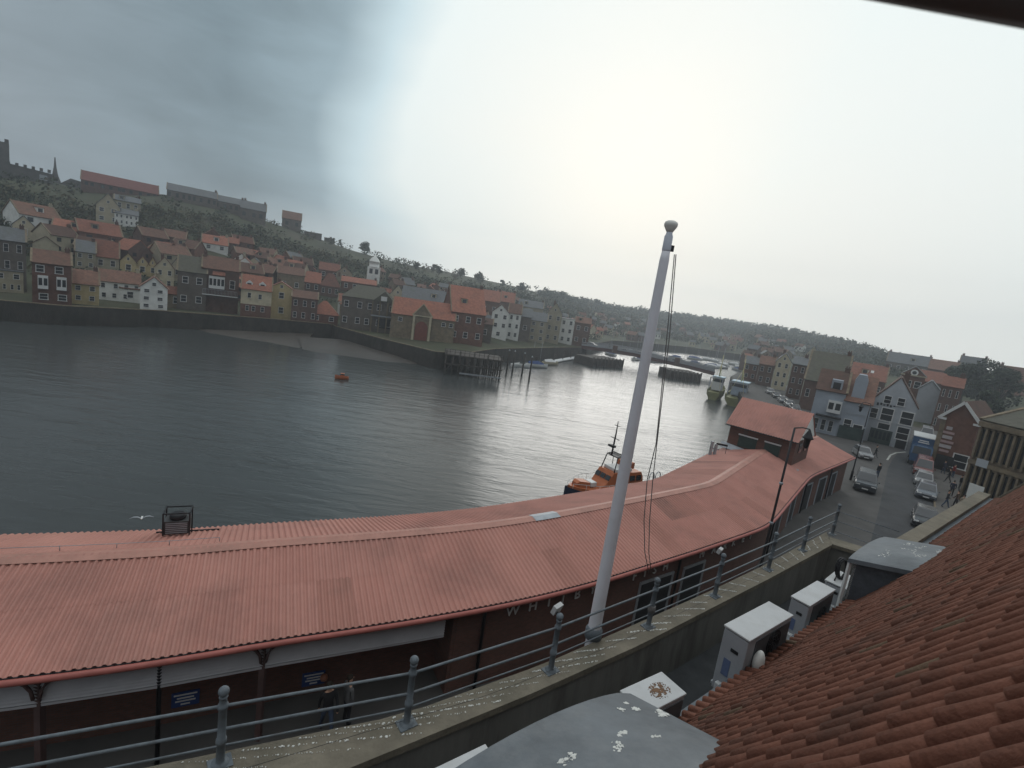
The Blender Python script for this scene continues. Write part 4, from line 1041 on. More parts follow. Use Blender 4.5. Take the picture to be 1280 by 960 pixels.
for k in range(25): b.bar((-.46 * Wb + .92 * Wb * k / 24, -1.55, Hb * .42), (-.46 * Wb + .92 * Wb * k / 24, -1.55, Hb * .52), .06, .06)
b.bar((-.46 * Wb, -1.55, Hb * .53), (.46 * Wb, -1.55, Hb * .53), .08, .08); b.build('balustrade', M['greymetal'], bal)
b = MB(); b.box((.0, -1.62, Hb * .405), (Wb * .95, .06, .2)); b.build('white_edge', M['frame'], bal)
b = MB(); b.prism([(-.22 * Wb, -.02, Hb * .94), (.12 * Wb, -.02, Hb * .94), (.12 * Wb, -.9, Hb * .86), (-.22 * Wb, -.9, Hb * .86)], (0, 0, .08)); b.build('canopy', rt_, hbal)
hcd = PH(300, 338, 398, 362, 345, 'side', c_, rt_, 'cream and brick house with a red roof and two white dormers on the cove', rows=0, D=7, chim=0)
Wb, Hb = dims(hcd)
b = MB(); b.box((0, -.03, Hb * .22 - 1.2), (Wb, .08, Hb * .5 + 2.4)); b.build('brick_ground_floor', bk, hcd)
for u, zf in ((.27, .78), (.62, .76), (.22, .33), (.42, .33), (.72, .33)): window_pair(hcd, (u - .5) * Wb, Hb * zf, Wb * .12, Hb * .18, -.07 if zf < .5 else 0)
for u in (.25, .68):
    x = (u - .5) * Wb
    b = MB(); b.prism([(x - .8, .9, Hb + .2), (x + .8, .9, Hb + .2), (x + .8, .9, Hb + 1.5), (x, .9, Hb + 2.1), (x - .8, .9, Hb + 1.5)], (0, 2, 0)); dm_ = b.build('dormer', M['frame'], hcd)
    b = MB(); b.box((x, .88, Hb + .95), (.9, .04, .9)); b.build('pane', M['glass'], dm_)
PH(335, 364, 399, 361, 353, 'gable', y_, rt_, 'tall pale yellow gabled house on the cove above the mud', rows=2, cols=1, D=9, chim=1)
PH(363, 395, 406, 373, 364, 'side', db, br_, 'low dark brick building right of the pale yellow gable', rows=2, cols=3, D=8, chim=0)
PH(386, 421, 416, 393, 376, 'hip', bk, rt_, 'brick pavilion with a red pyramid roof at the corner of the cove', D=8, rows=1, cols=2, chim=0, hip=.12)
hm = PH(425, 492, 414, 374, 358, 'hip', M['darkstone'], ms_, 'large dark hall with a brown hipped roof on the far quay', D=12, rows=2, cols=5, chim=0, hip=.5)
Wb, Hb = dims(hm)
b = MB(); b.prism([(.05 * Wb, -.6, Hb - .3), (.48 * Wb, -.6, Hb - .3), (.265 * Wb, -.6, Hb + 2.6)], (0, 3, 0)); gb = b.build('front_gable', M['moss_slate'], hm)
b = MB(); b.box((.26 * Wb, -.64, Hb + .6), (1.6, .06, 1.2), bevel=.02); b.build('white_plaque', M['frame'], gb)
for k in range(4):
    b = MB(); x = (.06 + .14 * k) * Wb; b.bar((x, -.55, -1), (x, -.55, Hb - .3), .35, .35); b.build('pillar', M['stone'], hm)
b = MB(); b.box((.27 * Wb, -.5, Hb * .52), (.45 * Wb, 1.0, .3)); b.build('balcony', M['greymetal'], hm)
b = MB(); b.box((.3 * Wb, -.06, Hb * .3), (.24 * Wb, .1, Hb * .3)); b.build('shop_window', M['glass'], hm)
hs = PH(487, 566, 426, 396, 376, 'side', st, rt_, 'long sandstone station building with a bright orange roof and an arched central porch', D=9, rows=0, chim=0, yw=426)
Wb, Hb = dims(hs)
for u in (.14, .82, .94): window_pair(hs, (u - .5) * Wb, Hb * .78, 1.1, 1.1, 0)
xg = -.02 * Wb; gw = Wb * .29; hg = Hb * 1.02
b = MB(); b.prism([(xg - gw / 2, -.8, -3), (xg + gw / 2, -.8, -3), (xg + gw / 2, -.8, hg), (xg, -.8, hg + gw * .62), (xg - gw / 2, -.8, hg)], (0, 6, 0)); po = b.build('porch', st, hs)
b = MB(); b.prism([(xg - gw / 2 - .2, -1.0, hg - .15), (xg, -1.0, hg + gw * .62 + .05), (xg, -1.0, hg + gw * .62 + .35), (xg - gw / 2 - .3, -1.0, hg + .15)], (0, .4, 0)); b.prism([(xg + gw / 2 + .2, -1.0, hg - .15), (xg, -1.0, hg + gw * .62 + .05), (xg, -1.0, hg + gw * .62 + .35), (xg + gw / 2 + .3, -1.0, hg + .15)], (0, .4, 0)); b.build('porch_coping', M['cream'], po)
ar = gw * .33
b = MB(); b.prism([(xg - ar, -.86, -.2), (xg + ar, -.86, -.2)] + [(xg + ar * math.cos(a), -.86, Hb * .55 + ar * math.sin(a)) for a in [k * math.pi / 8 for k in range(9)]], (0, .04, 0)); b.build('arched_door', mat('dark_red_door', (.17, .05, .035), .7, .2, 2), po)
b = MB(); 
for s0 in (-1, 1): b.box((xg + s0 * gw * .44, -.95, hg * .5 - 1), (gw * .12, .3, hg + 2))
b.box((xg, -.95, hg * 1.0), (gw, .25, .3)); b.build('pilaster', M['cream'], po)
PH(508, 566, 404, 384, 376, 'flat', M['pale_roof'], M['pale_roof'], 'long pale flat roofed shed behind the orange roofed station building', D=6, rows=0, chim=0)
PH(500, 556, 398, 376, 361, 'side', ds, sl_, 'long slate roofed building behind the pale flat roofed shed', D=9, rows=0, chim=1)
PH(485, 505, 388, 370, 357, 'gable', c_, sl_, 'small cream gable end between the dark hall and the slate roofs', D=6, rows=1, cols=1, chim=0)
PH(560, 602, 431, 391, 360, 'side', bk, rt_, 'big brick building with a steep orange roof beside the timber jetty', D=12, rows=2, cols=3, chim=1, yaw=.25)
hw = PH(611, 632, 424, 391, 381, 'gable', w_, br_, 'white gabled half of the tall three storey pair near the bridge', D=9, rows=3, wcols=(1, 2, 2), chim=0)
PH(631, 647, 425, 392, 380, 'side', w_, br_, 'white flat fronted half of the tall three storey pair near the bridge', D=9, rows=3, cols=2, chim=1)
PH(646, 660, 427, 396, 386, 'side', ds, sl_, 'narrow dark slate building between the white pair and the cream house', D=8, rows=1, cols=1, chim=0)
PH(645, 676, 405, 384, 376, 'side', c_, sl_, 'cream house with a long slate roof above the narrow dark building', D=8, rows=1, cols=3, chim=1, P=None)
PH(658, 680, 428, 401, 391, 'side', c_, sl_, 'cream three storey house with dark windows facing the dinghies', D=8, rows=3, cols=2, chim=0)
PH(679, 697, 429, 392, 379, 'gable', c_, sl_, 'tall pale gabled house with a bay, right of the cream waterfront house', D=9, rows=3, cols=2, chim=1)
PH(697, 714, 430, 399, 394, 'flat', w_, sl_, 'tall white flat topped house nearest the bridge', D=8, rows=3, cols=2, chim=0)
PH(714, 734, 433, 404, 397, 'side', db, br_, 'dark brick house beside the left end of the bridge', D=8, rows=2, cols=2, chim=1)
PH(594, 613, 428, 405, 398, 'side', ds, br_, 'low dark house behind the ivy next to the white pair', D=6, rows=1, cols=1, chim=0)
# --- second row behind
PH(94, 120, 338, 315, 301, 'side', c_, sl_, 'cream house with a slate roof above the brick house with white bays', rows=2, cols=2)
PH(118, 149, 340, 321, 300, 'side', c_, rt_, 'cream house with a steep orange red roof behind the white terrace', rows=1, cols=2)
PH(41, 74, 326, 306, 296, 'gable', c_, br_, 'pale gable end rising behind the brick house with white bays', rows=0, D=9)
PH(150, 170, 344, 327, 317, 'gable', y_, br_, 'first of three small yellow gables in a row, the leftmost', rows=1, cols=1)
PH(170, 186, 345, 330, 321, 'gable', y_, rt_, 'middle one of three small yellow gables in a row', rows=1, cols=1)
PH(185, 196, 347, 332, 322, 'gable', y_, br_, 'narrow rightmost one of three small yellow gables in a row', rows=1, cols=1, chim=0)
PH(193, 217, 362, 335, 322, 'gable', c_, br_, 'tall cream gabled house rising behind the white gabled quay house', rows=2, cols=2)
PH(215, 228, 352, 331, 322, 'gable', c_, sl_, 'small cream gable squeezed beside the dark stone warehouse', rows=1, cols=1, chim=0)
PH(345, 379, 372, 343, 334, 'side', st, br_, 'plain tall sandstone block behind the pale yellow gabled house', rows=1, cols=2, chim=1)
PH(379, 400, 366, 353, 340, 'side', db, rt_, 'dark brick house with a red roof left of the larger red roofed house', rows=1, cols=2)
PH(399, 424, 372, 358, 342, 'hip', db, rt_, 'red hip roofed house above the pyramid roofed pavilion', rows=1, cols=3, D=9, hip=.3)
PH(398, 424, 350, 338, 329, 'side', bk, rt_, 'house with an orange roof beside the cream gable on the slope', rows=1, cols=2)
PH(420, 439, 353, 341, 334, 'gable', c_, br_, 'bright cream gable end on the slope under the clock tower', rows=1, cols=1, D=6)
PH(426, 470, 366, 354, 348, 'side', bk, rt_, 'long low house with a red roof just below the clock tower', rows=1, cols=4)
PH(597, 622, 398, 376, 362, 'side', bk, rt_, 'brick house with a broad red roof behind the white pair', rows=1, cols=2)
PH(620, 641, 394, 377, 364, 'side', bk, rt_, 'red roofed house just left above the white flat fronted house', rows=1, cols=2)
PH(1, 26, 320, 296, 289, 'side', c_, br_, 'pale house on the slope at the far left with a brown roof', rows=1, cols=2)
PH(16, 44, 300, 282, 270, 'gable', c_, sl_, 'pale cream house standing alone on the wooded slope at the left', rows=1, cols=1)
PH(120, 150, 281, 258, 242, 'gable', c_, sl_, 'large pale villa with a gable high on the wooded slope', rows=2, cols=2, D=8)
PH(143, 176, 266, 252, 246, 'side', c_, sl_, 'pale wing of the villa high on the slope with dormers', rows=1, cols=3)
PH(143, 173, 283, 268, 262, 'side', w_, sl_, 'long white house with a row of windows below the villa', rows=2, cols=5)
PH(252, 285, 316, 305, 295, 'side', w_, rt_, 'white house with an orange roof on the slope above the balcony house', rows=1, cols=2)
# --- on the ridge
mr = PH(103, 200, 243, 234, 223, 'side', M['darkbrick'], mat('dull_red_roof', (.16, .065, .055), .85, .2, 1), 'very long low building with a dull red roof on the ridge', D=10, rows=1, cols=10, chim=0, small=True)
PH(209, 272, 255, 243, 235, 'side', ds, sl_, 'long grey stone building on the ridge right of the red roofed one', D=9, rows=1, cols=8, chim=1, small=True)
PH(268, 308, 266, 254, 247, 'side', ds, sl_, 'lower grey stone range stepping down the ridge', D=8, rows=1, cols=5, chim=2, small=True)
PH(300, 332, 278, 262, 253, 'side', ds, sl_, 'grey stone house with two chimneys at the end of the ridge range', D=8, rows=1, cols=3, chim=2, small=True)
PH(352, 376, 287, 274, 265, 'side', ds, br_, 'single dark house with a brown roof standing on the skyline', D=9, rows=1, cols=2, chim=0, small=True)
PH(380, 402, 297, 291, 288, 'flat', ds, sl_, 'low flat dark shed on the skyline right of the single house', D=6, rows=0, chim=0, small=True)
PH(405, 418, 303, 298, 296, 'flat', ds, sl_, 'tiny dark hut on the skyline', D=5, rows=0, chim=0, small=True)
# church ruin and spire at the far left
m_ruin = mat('grey_ruin_stone', (.10, .095, .09), .95, .3, .4)
P0 = hit(24, 224); f = Vector((-P0.x, -P0.y, 0)).normalized(); yw0 = math.atan2(f.x, -f.y)
s = thing('church', 'grey church with a square tower on the hilltop at the left edge', 'church', P0, yw0)
k_ = P0.length / FPX
def pw(px): return px * (P0.xy.length) / FPX * 1.25
b = MB(); b.box((-pw(12), 2, pw(10)), (pw(15), 7, pw(23)));
for u in (-1, -.33, .33, 1): b.box((-pw(12) + u * pw(6.4), 2, pw(22.4)), (pw(2), 7, pw(2.4)))
b.build('tower', m_ruin, s)
b = MB(); b.prism([(-pw(8), -1, -3), (pw(17), -1, -3), (pw(17), -1, pw(7.5)), (-pw(8), -1, pw(9))], (0, 8, 0)); b.build('nave', m_ruin, s)
b = MB()
for k in range(6): b.box((-pw(5) + k * pw(4), -1, pw(9.0)), (pw(1.7), .8, pw(2)))
b.build('battlement', m_ruin, s)
b = MB(); b.box((pw(12), -1.05, pw(4)), (pw(4), .1, pw(3.4))); b.build('window', mat('pale_sky_gap', (.3, .32, .34), .9, .1, 1), s)
P0 = hit(69, 226); _pw = pw; pw = lambda v: _pw(v) * .82
s = thing('ruined_spire', 'thin pointed grey ruin gable standing on the hilltop', 'ruin', P0, yw0)
b = MB(); b.loft([[(x * r, y * r * .5, z) for x, y in ((-1, -1), (1, -1), (1, 1), (-1, 1))] for r, z in ((pw(3.8), -3), (pw(3.4), pw(9)), (pw(2), pw(13)), (pw(.9), pw(20)), (pw(.3), pw(28)))]); b.build('wall', m_ruin, s)
b = MB(); b.box((pw(8), 0, pw(3)), (pw(10), 1.5, pw(6))); b.build('low_wall', m_ruin, s)
pw = _pw; P0 = hit(93, 231)
s = thing('gabled_ruin', 'broad grey gabled ruin left of the long red roofed building', 'ruin', P0, yw0)
b = MB(); b.prism([(-pw(15), 0, -3), (pw(15), 0, -3), (pw(14), 0, pw(4)), (pw(9), 0, pw(14)), (pw(6), 0, pw(11)), (-pw(2), 0, pw(12)), (-pw(8), 0, pw(7)), (-pw(14), 0, pw(4))], (0, 5, 0)); b.build('wall', m_ruin, s)
b = MB(); b.bar((pw(14), 1, 0), (pw(14), 1, pw(10)), pw(2.2), 1.5); b.build('turret', m_ruin, s)
# clock tower
P0 = hit(466, 352); k1 = P0.xy.length / FPX * 1.12; f = Vector((-P0.x, -P0.y, 0)).normalized(); yw0 = math.atan2(f.x, -f.y)
s = thing('clock_tower', 'white cupola clock tower standing above the red roofs', 'tower', P0, yw0)
b = MB(); b.box((0, 0, 4 * k1), (13 * k1, 10 * k1, 22 * k1)); b.build('tower_base', w_, s)
b = MB(); b.tube_z([(6.2 * k1, 15 * k1), (5.2 * k1, 15.2 * k1), (5.2 * k1, 20 * k1), (5.9 * k1, 20.3 * k1), (5.2 * k1, 21 * k1), (3.8 * k1, 23.6 * k1), (1.5 * k1, 25.6 * k1), (.4 * k1, 28 * k1)], Vector(), 8); b.build('cupola', w_, s)
for sx in (-2.8, 2.8):
    b = MB(); b.box((sx * k1, -5.05 * k1, 10.5 * k1), (3.2 * k1, .2 * k1, 5 * k1)); b.build('belfry_opening', M['glass'], s)
b = MB(); b.tube([(0, -5.0 * k1, 4.5 * k1), (0, -5.15 * k1, 4.5 * k1)], 2.2 * k1, 14); b.build('clock_face', M['frame'], s)
# --- houses filling the old town slope and the far hillsides
HOUSES.append((hit(466, 352), 8.0)); NAMED = list(HOUSES)
def hides(P, W):
    r = P.xy.length; a = math.atan2(P.x, P.y)
    return any(r < q.xy.length + 2 and abs(math.atan2(q.x, q.y) - a) * r < (W + w2) * .5 and q.xy.length - r < 24 for q, w2 in NAMED)
def occupied(P, W): return any((P.xy - q.xy).length < (W + w2) * .35 for q, w2 in HOUSES)
zones = [  # picture columns, skyline offset range, count, pixel size, where
    (20, 330, 70, 112, 46, (15, 27), 'on the left slope across the water'),
    (250, 480, 50, 88, 62, (13, 23), 'on the slope behind the cove'),
    (470, 640, 28, 66, 54, (10, 18), 'on the slope right of the clock tower'),
    (600, 760, 18, 52, 40, (7, 13), 'on the hillside left of the bridge'),
    (735, 905, 14, 40, 44, (5, 10), 'in the distant town beyond the bridge'),
    (880, 1000, 16, 46, 34, (6, 11), 'in the distant town past the fishing boats')]
def sky_row(x):
    for a, c in zip(SKYL, SKYL[1:]):
        if a[0] <= x <= c[0]: return a[1] + (c[1] - a[1]) * (x - a[0]) / (c[0] - a[0])
    return SKYL[-1][1]
rn = {'red_tile': 'orange red', 'brown_tile': 'brown', 'slate': 'grey slate'}
wn2 = {'cream': 'cream', 'white': 'white', 'brick': 'brick', 'stone': 'sandstone', 'darkbrick': 'dark brick'}
shared = {}
for x0, x1, off0, off1, count, (s0, s1), where in zones:
    tries = 0; made = 0
    while made < count and tries < count * 40:
        tries += 1
        x = random.uniform(x0, x1); u = random.random(); y = sky_row(x) + off0 + (off1 - off0) * u
        p = hit(x, y)
        wpx = random.uniform(s0, s1) * (.75 + .35 * u); k = p.xy.length / FPX * (1 + .5 * abs(x - 640) / 640)
        W = wpx * k
        if occupied(p, W) or hides(p, W): continue
        if math.hypot(p.x, p.y) < lerp_table(BT, math.atan2(p.x, p.y))[0] + 16: continue
        far = x0 > 700; wall = random.choice(['cream', 'brick', 'brick', 'stone', 'darkbrick', 'cream', 'white', 'darkbrick']); roof = random.choice(['red_tile', 'brown_tile', 'slate', 'slate', 'brown_tile', 'slate'] if far else ['red_tile', 'red_tile', 'brown_tile', 'brown_tile', 'slate', 'red_tile'])
        kind = 'gable' if random.random() < .3 else 'side'
        if kind == 'gable': W *= .75
        he = W * random.uniform(.42, .62) + 1; D = min(8, W * .8); hr = he + (D if kind == 'side' else W) * .42
        f = Vector((-p.x, -p.y, 0)).normalized(); yw_ = math.atan2(f.x, -f.y) + random.gauss(0, .45)
        lab = '%s%s house, %s roof, %s' % ('gabled ' if kind == 'gable' else 'long fronted ', wn2[wall], rn[roof], where)
        house(p, yw_, W, D, he, hr, kind, M[wall], M[roof], lab, group='%s houses with %s roofs %s' % (wn2[wall] + (' gabled' if kind == 'gable' else ''), rn[roof], where), rows=2 if wpx > 9 else 1, cols=2, chim=1 if wpx > 8 else 0, small=True, ws=.30, wh=.45)
        HOUSES.append((p, W)); made += 1
# ------------------------------------------------------------------ right-hand town
random.seed(23)
def G0(x, y, z=0.0): return atz(x, y, z)
m_grey = mat('painted_grey_wall', (.38, .40, .42), .8, .1, .5, c2=(.25, .27, .3), c2scale=.4, c2amt=.5)
pub = PH(1076, 1132, 556, 505, 473, 'gable', m_grey, br_, 'pale blue grey gabled public house facing down the street', cat='pub', P=G0(1104, 556), rows=0, D=12, chim=1, overhang=.12)
Wp, Hp = dims(pub)
ob = [o for o in pub.children if o.name.startswith('wall')][0]; Ha = max(v.co.z for v in ob.data.vertices); zs = sorted({round(v.co.z, 3) for v in ob.data.vertices}); He = zs[1]
for u, z, ww, hh in ((.33, He * .96 + (Ha - He) * .18, 1.0, 1.3), (.63, He * .96 + (Ha - He) * .18, 1.0, 1.3), (.10, He * .70, 1.1, 1.7), (.40, He * .72, 1.7, 2.2), (.84, He * .72, 1.7, 2.2), (.40, He * .36, 1.7, 2.1), (.84, He * .36, 1.7, 2.1)):
    window_pair(pub, (u - .5) * Wp, z, ww, hh, 0, depth=.12)
b = MB(); b.box((-.12 * Wp, -.12, 1.2), (Wp * .5, .2, 2.3)); fr_ = b.build('pub_front', M['darkgreen'], pub)
b = MB(); 
for k in range(5): b.box((-.30 * Wp + k * .09 * Wp, -.225, 1.4), (.06 * Wp, .02, 1.3))
b.build('pane', M['glass'], fr_)
b = MB(); b.box((.36 * Wp, -.03, 1.1), (1.3, .08, 2.2)); b.build('door', M['black'], pub)
b = MB()
x0 = -.36 * Wp
for k in range(6): b.box((x0 + k * .42, -.03, He * .93 + .12 * (k % 2)), (.26, .05, .45 - .14 * (k % 3)))
b.build('sign_lettering', M['black'], pub)
b = MB(); b.tube([(-Wp * .49, -.08, 0), (-Wp * .49, -.08, He)], .07, 6); b.build('downpipe', M['black'], pub)
b = MB(); b.box((.02 * Wp, -.14, He * .55), (.3, .3, .45)); b.build('wall_lantern', M['frame'], pub)
h2 = PH(1044, 1078, 549, 503, 471, 'side', bw, br_, 'pale house with a steep brown roof and a tall white dormer beside the gabled pub', P=G0(1061, 549), rows=0, D=11, chim=0)
W2, H2 = dims(h2)
b = MB(); b.prism([(-.32 * W2, .6, H2 - .2), (.16 * W2, .6, H2 - .2), (.16 * W2, .6, H2 + 3.4), (.06 * W2, .6, H2 + 4.3), (-.22 * W2, .6, H2 + 4.3), (-.32 * W2, .6, H2 + 3.4)], (0, 4.5, 0)); b.build('dormer', bw, h2)
for u, z, w0, h0 in ((.30, .38, 1.1, 1.7), (.7, .3, 1.4, 1.6)): window_pair(h2, (u - .5) * W2, H2 * z, w0, h0, 0)
b = MB()
for k in range(9): b.box((-.36 * W2 + k * W2 * .085, -.03, H2 * .66 + .1 * (k % 2)), (W2 * .045, .05, .32))
b.build('sign_lettering', M['greymetal'], h2)
b = MB(); b.box((0, -.1, 1.0), (W2 * .94, .2, 2.0)); b.build('shop_front', M['darkgreen'], h2)
h1_ = PH(1008, 1045, 541, 489, 464, 'side', bw, br_, 'pale house with a white dormer and tall window bays past the market end', P=G0(1026, 541), rows=0, D=11, chim=1)
W1, H1 = dims(h1_)
b = MB(); b.prism([(-.05 * W1, .5, H1 - .2), (.32 * W1, .5, H1 - .2), (.32 * W1, .5, H1 + 1.9), (-.05 * W1, .5, H1 + 1.9)], (0, 3.5, 0)); dm_ = b.build('dormer', bw, h1_)
b = MB(); b.box((.135 * W1, .48, H1 + .9), (.25 * W1, .05, 1.2)); b.build('pane', M['glass'], dm_)
bays(h1_, [(.72, .52, .80, .46)], W1, H1)
b = MB(); b.box((.1 * W1, -.5, H1 * .42), (.85 * W1, 1.4, .25)); b.build('shop_canopy', M['black'], h1_)
for u in (.25, .5, .75): window_pair(h1_, (u - .5) * W1, H1 * .2, W1 * .16, 1.8, 0)
PH(1136, 1163, 540, 488, 477, 'gable', m_grey, sl_, 'plain pale gable end behind the pub, across the lane', P=G0(1150, 530), rows=0, D=12, chim=0)
PH(1113, 1142, 512, 469, 459, 'gable', bk, sl_, 'brick pedimented building with a round window behind the pub', P=G0(1128, 520), rows=0, D=9, chim=0)
s = HOUSES[-1]; ped = [o for o in bpy.data.objects if o.get('label', '').startswith('brick pedimented')][0]; Wq, Hq = dims(ped)
ob = [o for o in ped.children if o.name.startswith('wall')][0]; zs = sorted({round(v.co.z, 3) for v in ob.data.vertices}); He2 = zs[1]
b = MB(); b.tube([(0, -.02, He2 + .6), (0, -.12, He2 + .6)], .75, 16); rw = b.build('round_window', M['frame'], ped)
b = MB(); b.tube([(0, -.1, He2 + .6), (0, -.14, He2 + .6)], .42, 16); b.build('pane', M['glass'], rw)
b = MB(); b.box((0, -.2, He2 - .1), (Wq + .5, .4, .3)); b.build('cornice', M['cream'], ped)
for u in (.35, .75): window_pair(ped, (u - .5) * Wq, He2 - 2.2, 1.3, 1.7, 0)
PH(1160, 1186, 548, 484, 472, 'side', db, rt_, 'dark brick row with tall narrow windows along the lane behind the lorry', P=G0(1174, 540), rows=3, cols=3, D=10, chim=1, ws=.36)
gab = PH(1160, 1206, 588, 524, 503, 'gable', bk, br_, 'brick gabled shop with white bargeboards and a column of small notices', P=G0(1181, 590), rows=0, D=12, chim=0, yaw=-.15)
Wg, Hg = dims(gab)
ob = [o for o in gab.children if o.name.startswith('wall')][0]; zs = sorted({round(v.co.z, 3) for v in ob.data.vertices}); He3, Ha3 = zs[1], zs[-1]
b = MB()
for sg in (-1, 1): b.bar((sg * (Wg / 2 + .35), -.25, He3 - .35), (0, -.25, Ha3 - .02), .14, .34)
for sg in (-1, 1): b.bar((sg * (Wg / 2 + .35), -.25, He3 - .32), (sg * (Wg / 2 - .5), -.25, He3 - .32), .14, .26)
b.build('bargeboard', M['frame'], gab)
b = MB(); b.box((-Wg / 2 + .25, -.05, He3 / 2), (.5, .12, He3)); b.build('pale_quoin', M['stone'], gab)
for k in range(6):
    b = MB(); b.box((-.22 * Wg + .02 * k, -.05, He3 * (.80 - .085 * k)), (1.5 - .25 * (k % 3) if k else .6, .06, .42 - .12 * (k % 2))); b.build('notice_board', mat('faded_notice', (.42, .38, .38), .7, .12, 2) if k % 2 == 0 else mat('pink_notice', (.40, .28, .27), .7, .12, 2), gab)
window_pair(gab, .3 * Wg, He3 * .25, 1.6, 2, 0); 
b = MB(); b.box((-.1 * Wg, -.06, 1.1), (Wg * .5, .1, 2.1)); b.build('shop_front', M['black'], gab)
col_ = PH(1192, 1290, 640, 536, 512, 'side', st, ms_, 'sandstone building with tall columned bay windows on the right of the street', P=G0(1241, 642), rows=0, D=12, chim=1, yaw=-.5)
Wc, Hc = dims(col_)
b = MB(); b.box((0, -.25, Hc - .35), (Wc, .5, .5)); b.build('cornice', st, col_); b = MB(); b.box((0, -.2, Hc * .5), (Wc, .4, .4)); b.build('string_course', st, col_)
for r_, (z0, z1) in enumerate(((.05, .47), (.55, .92))):
    for k in range(11):
        b = MB(); b.box((-.47 * Wc + k * Wc * .094, -.18, Hc * (z0 + z1) / 2), (Wc * .03, .34, Hc * (z1 - z0))); b.build('pilaster', st, col_)
    for k in range(10):
        b = MB(); b.box((-.423 * Wc + k * Wc * .094, -.03, Hc * (z0 + z1) / 2), (Wc * .055, .05, Hc * (z1 - z0) * .9)); b.build('window', M['glass'], col_)
b = MB(); b.box((-.30 * Wc, -.42, Hc * .52), (Wc * .16, .06, .8)); b.build('fascia_sign', m_grey, col_)
b = MB(); b.box((-.2 * Wc, -1.2, 1.5), (1.3, .08, 1.9)); b.build('notice_board', M['white'], col_)
PH(1256, 1300, 600, 578, 566, 'side', db, rt_, 'low porch roof of red tiles in front of the columned building', P=G0(1285, 612), rows=0, D=5, chim=0, base=3)
# background right, rising up the west side
PH(1104, 1158, 468, 455, 443, 'side', ds, sl_, 'long grey slate roofed block on the right skyline with two chimneys', P=hit(1131, 468), rows=1, cols=5, D=11, chim=2)
PH(1155, 1192, 478, 463, 451, 'side', bk, br_, 'brown roofed house on the right skyline between the grey block and the chimneyed house', P=hit(1174, 478), rows=1, cols=3, D=10, chim=1)
PH(1193, 1226, 478, 463, 446, 'side', ds, sl_, 'dark house with a chimney at each end on the right skyline', P=hit(1209, 478), rows=1, cols=3, D=9, chim=2)
PH(1228, 1300, 512, 495, 461, 'side', bk, br_, 'house with a huge reddish brown roof at the right edge of the skyline', P=G0(1266, 520), rows=1, cols=4, D=16, chim=2)
PH(1140, 1182, 492, 478, 465, 'side', bk, rt_, 'house with an orange roof behind the plain pale gable', P=hit(1160, 496), rows=0, D=10, chim=0)
PH(1055, 1100, 487, 474, 456, 'side', bk, rt_, 'house with a bright orange roof and two skylights above the pale houses', P=G0(1078, 498), rows=1, cols=3, D=11, chim=1)
sk = [o for o in bpy.data.objects if o.get('label', '').startswith('house with a bright orange roof and two')][0]
rfo = [o for o in sk.children if o.name.startswith('roof')][0]; Ws, Hs = dims(sk); rz_ = max(v.co.z for v in rfo.data.vertices)
for u in (-.06, .08):
    b = MB(); kk = (rz_ - Hs) / 5.5; c = Vector((u * Ws, 2.6, Hs + 2.6 * kk + .22)); b.box(c, (.8, 1.1, .08), Matrix.Rotation(math.atan(kk), 3, 'X')); b.build('skylight', M['frame'], rfo)
PH(996, 1047, 506, 478, 442, 'side', db, ms_, 'large building with a big dull mossy roof left of the orange roofed house', P=G0(1022, 515), rows=1, cols=4, D=16, chim=1)
PH(1001, 1022, 466, 447, 433, 'gable', c_, sl_, 'tall pale cream end wall rising behind the mossy roof', P=hit(1011, 462), rows=0, D=9, chim=0)
PH(963, 981, 484, 452, 442, 'gable', c_, sl_, 'cream gabled house on the far street past the fishing boats', P=G0(972, 487), rows=3, cols=2, D=9, chim=1)
PH(981, 999, 496, 456, 447, 'side', db, sl_, 'narrow dark terraced house on the far street', P=G0(990, 498), rows=3, cols=2, D=9, chim=1)
PH(944, 963, 480, 456, 446, 'side', db, br_, 'dark brick house on the far street left of the cream gable', P=G0(953, 482), rows=2, cols=2, D=9, chim=1)
PH(926, 944, 474, 455, 446, 'side', bk, sl_, 'brick house nearest the right end of the bridge', P=G0(935, 476), rows=2, cols=2, D=9, chim=1)
PH(1022, 1060, 470, 458, 452, 'flat', M['white'], M['pale_roof'], 'long low white building under the hill on the right', P=hit(1040, 462), rows=0, D=6, chim=0)

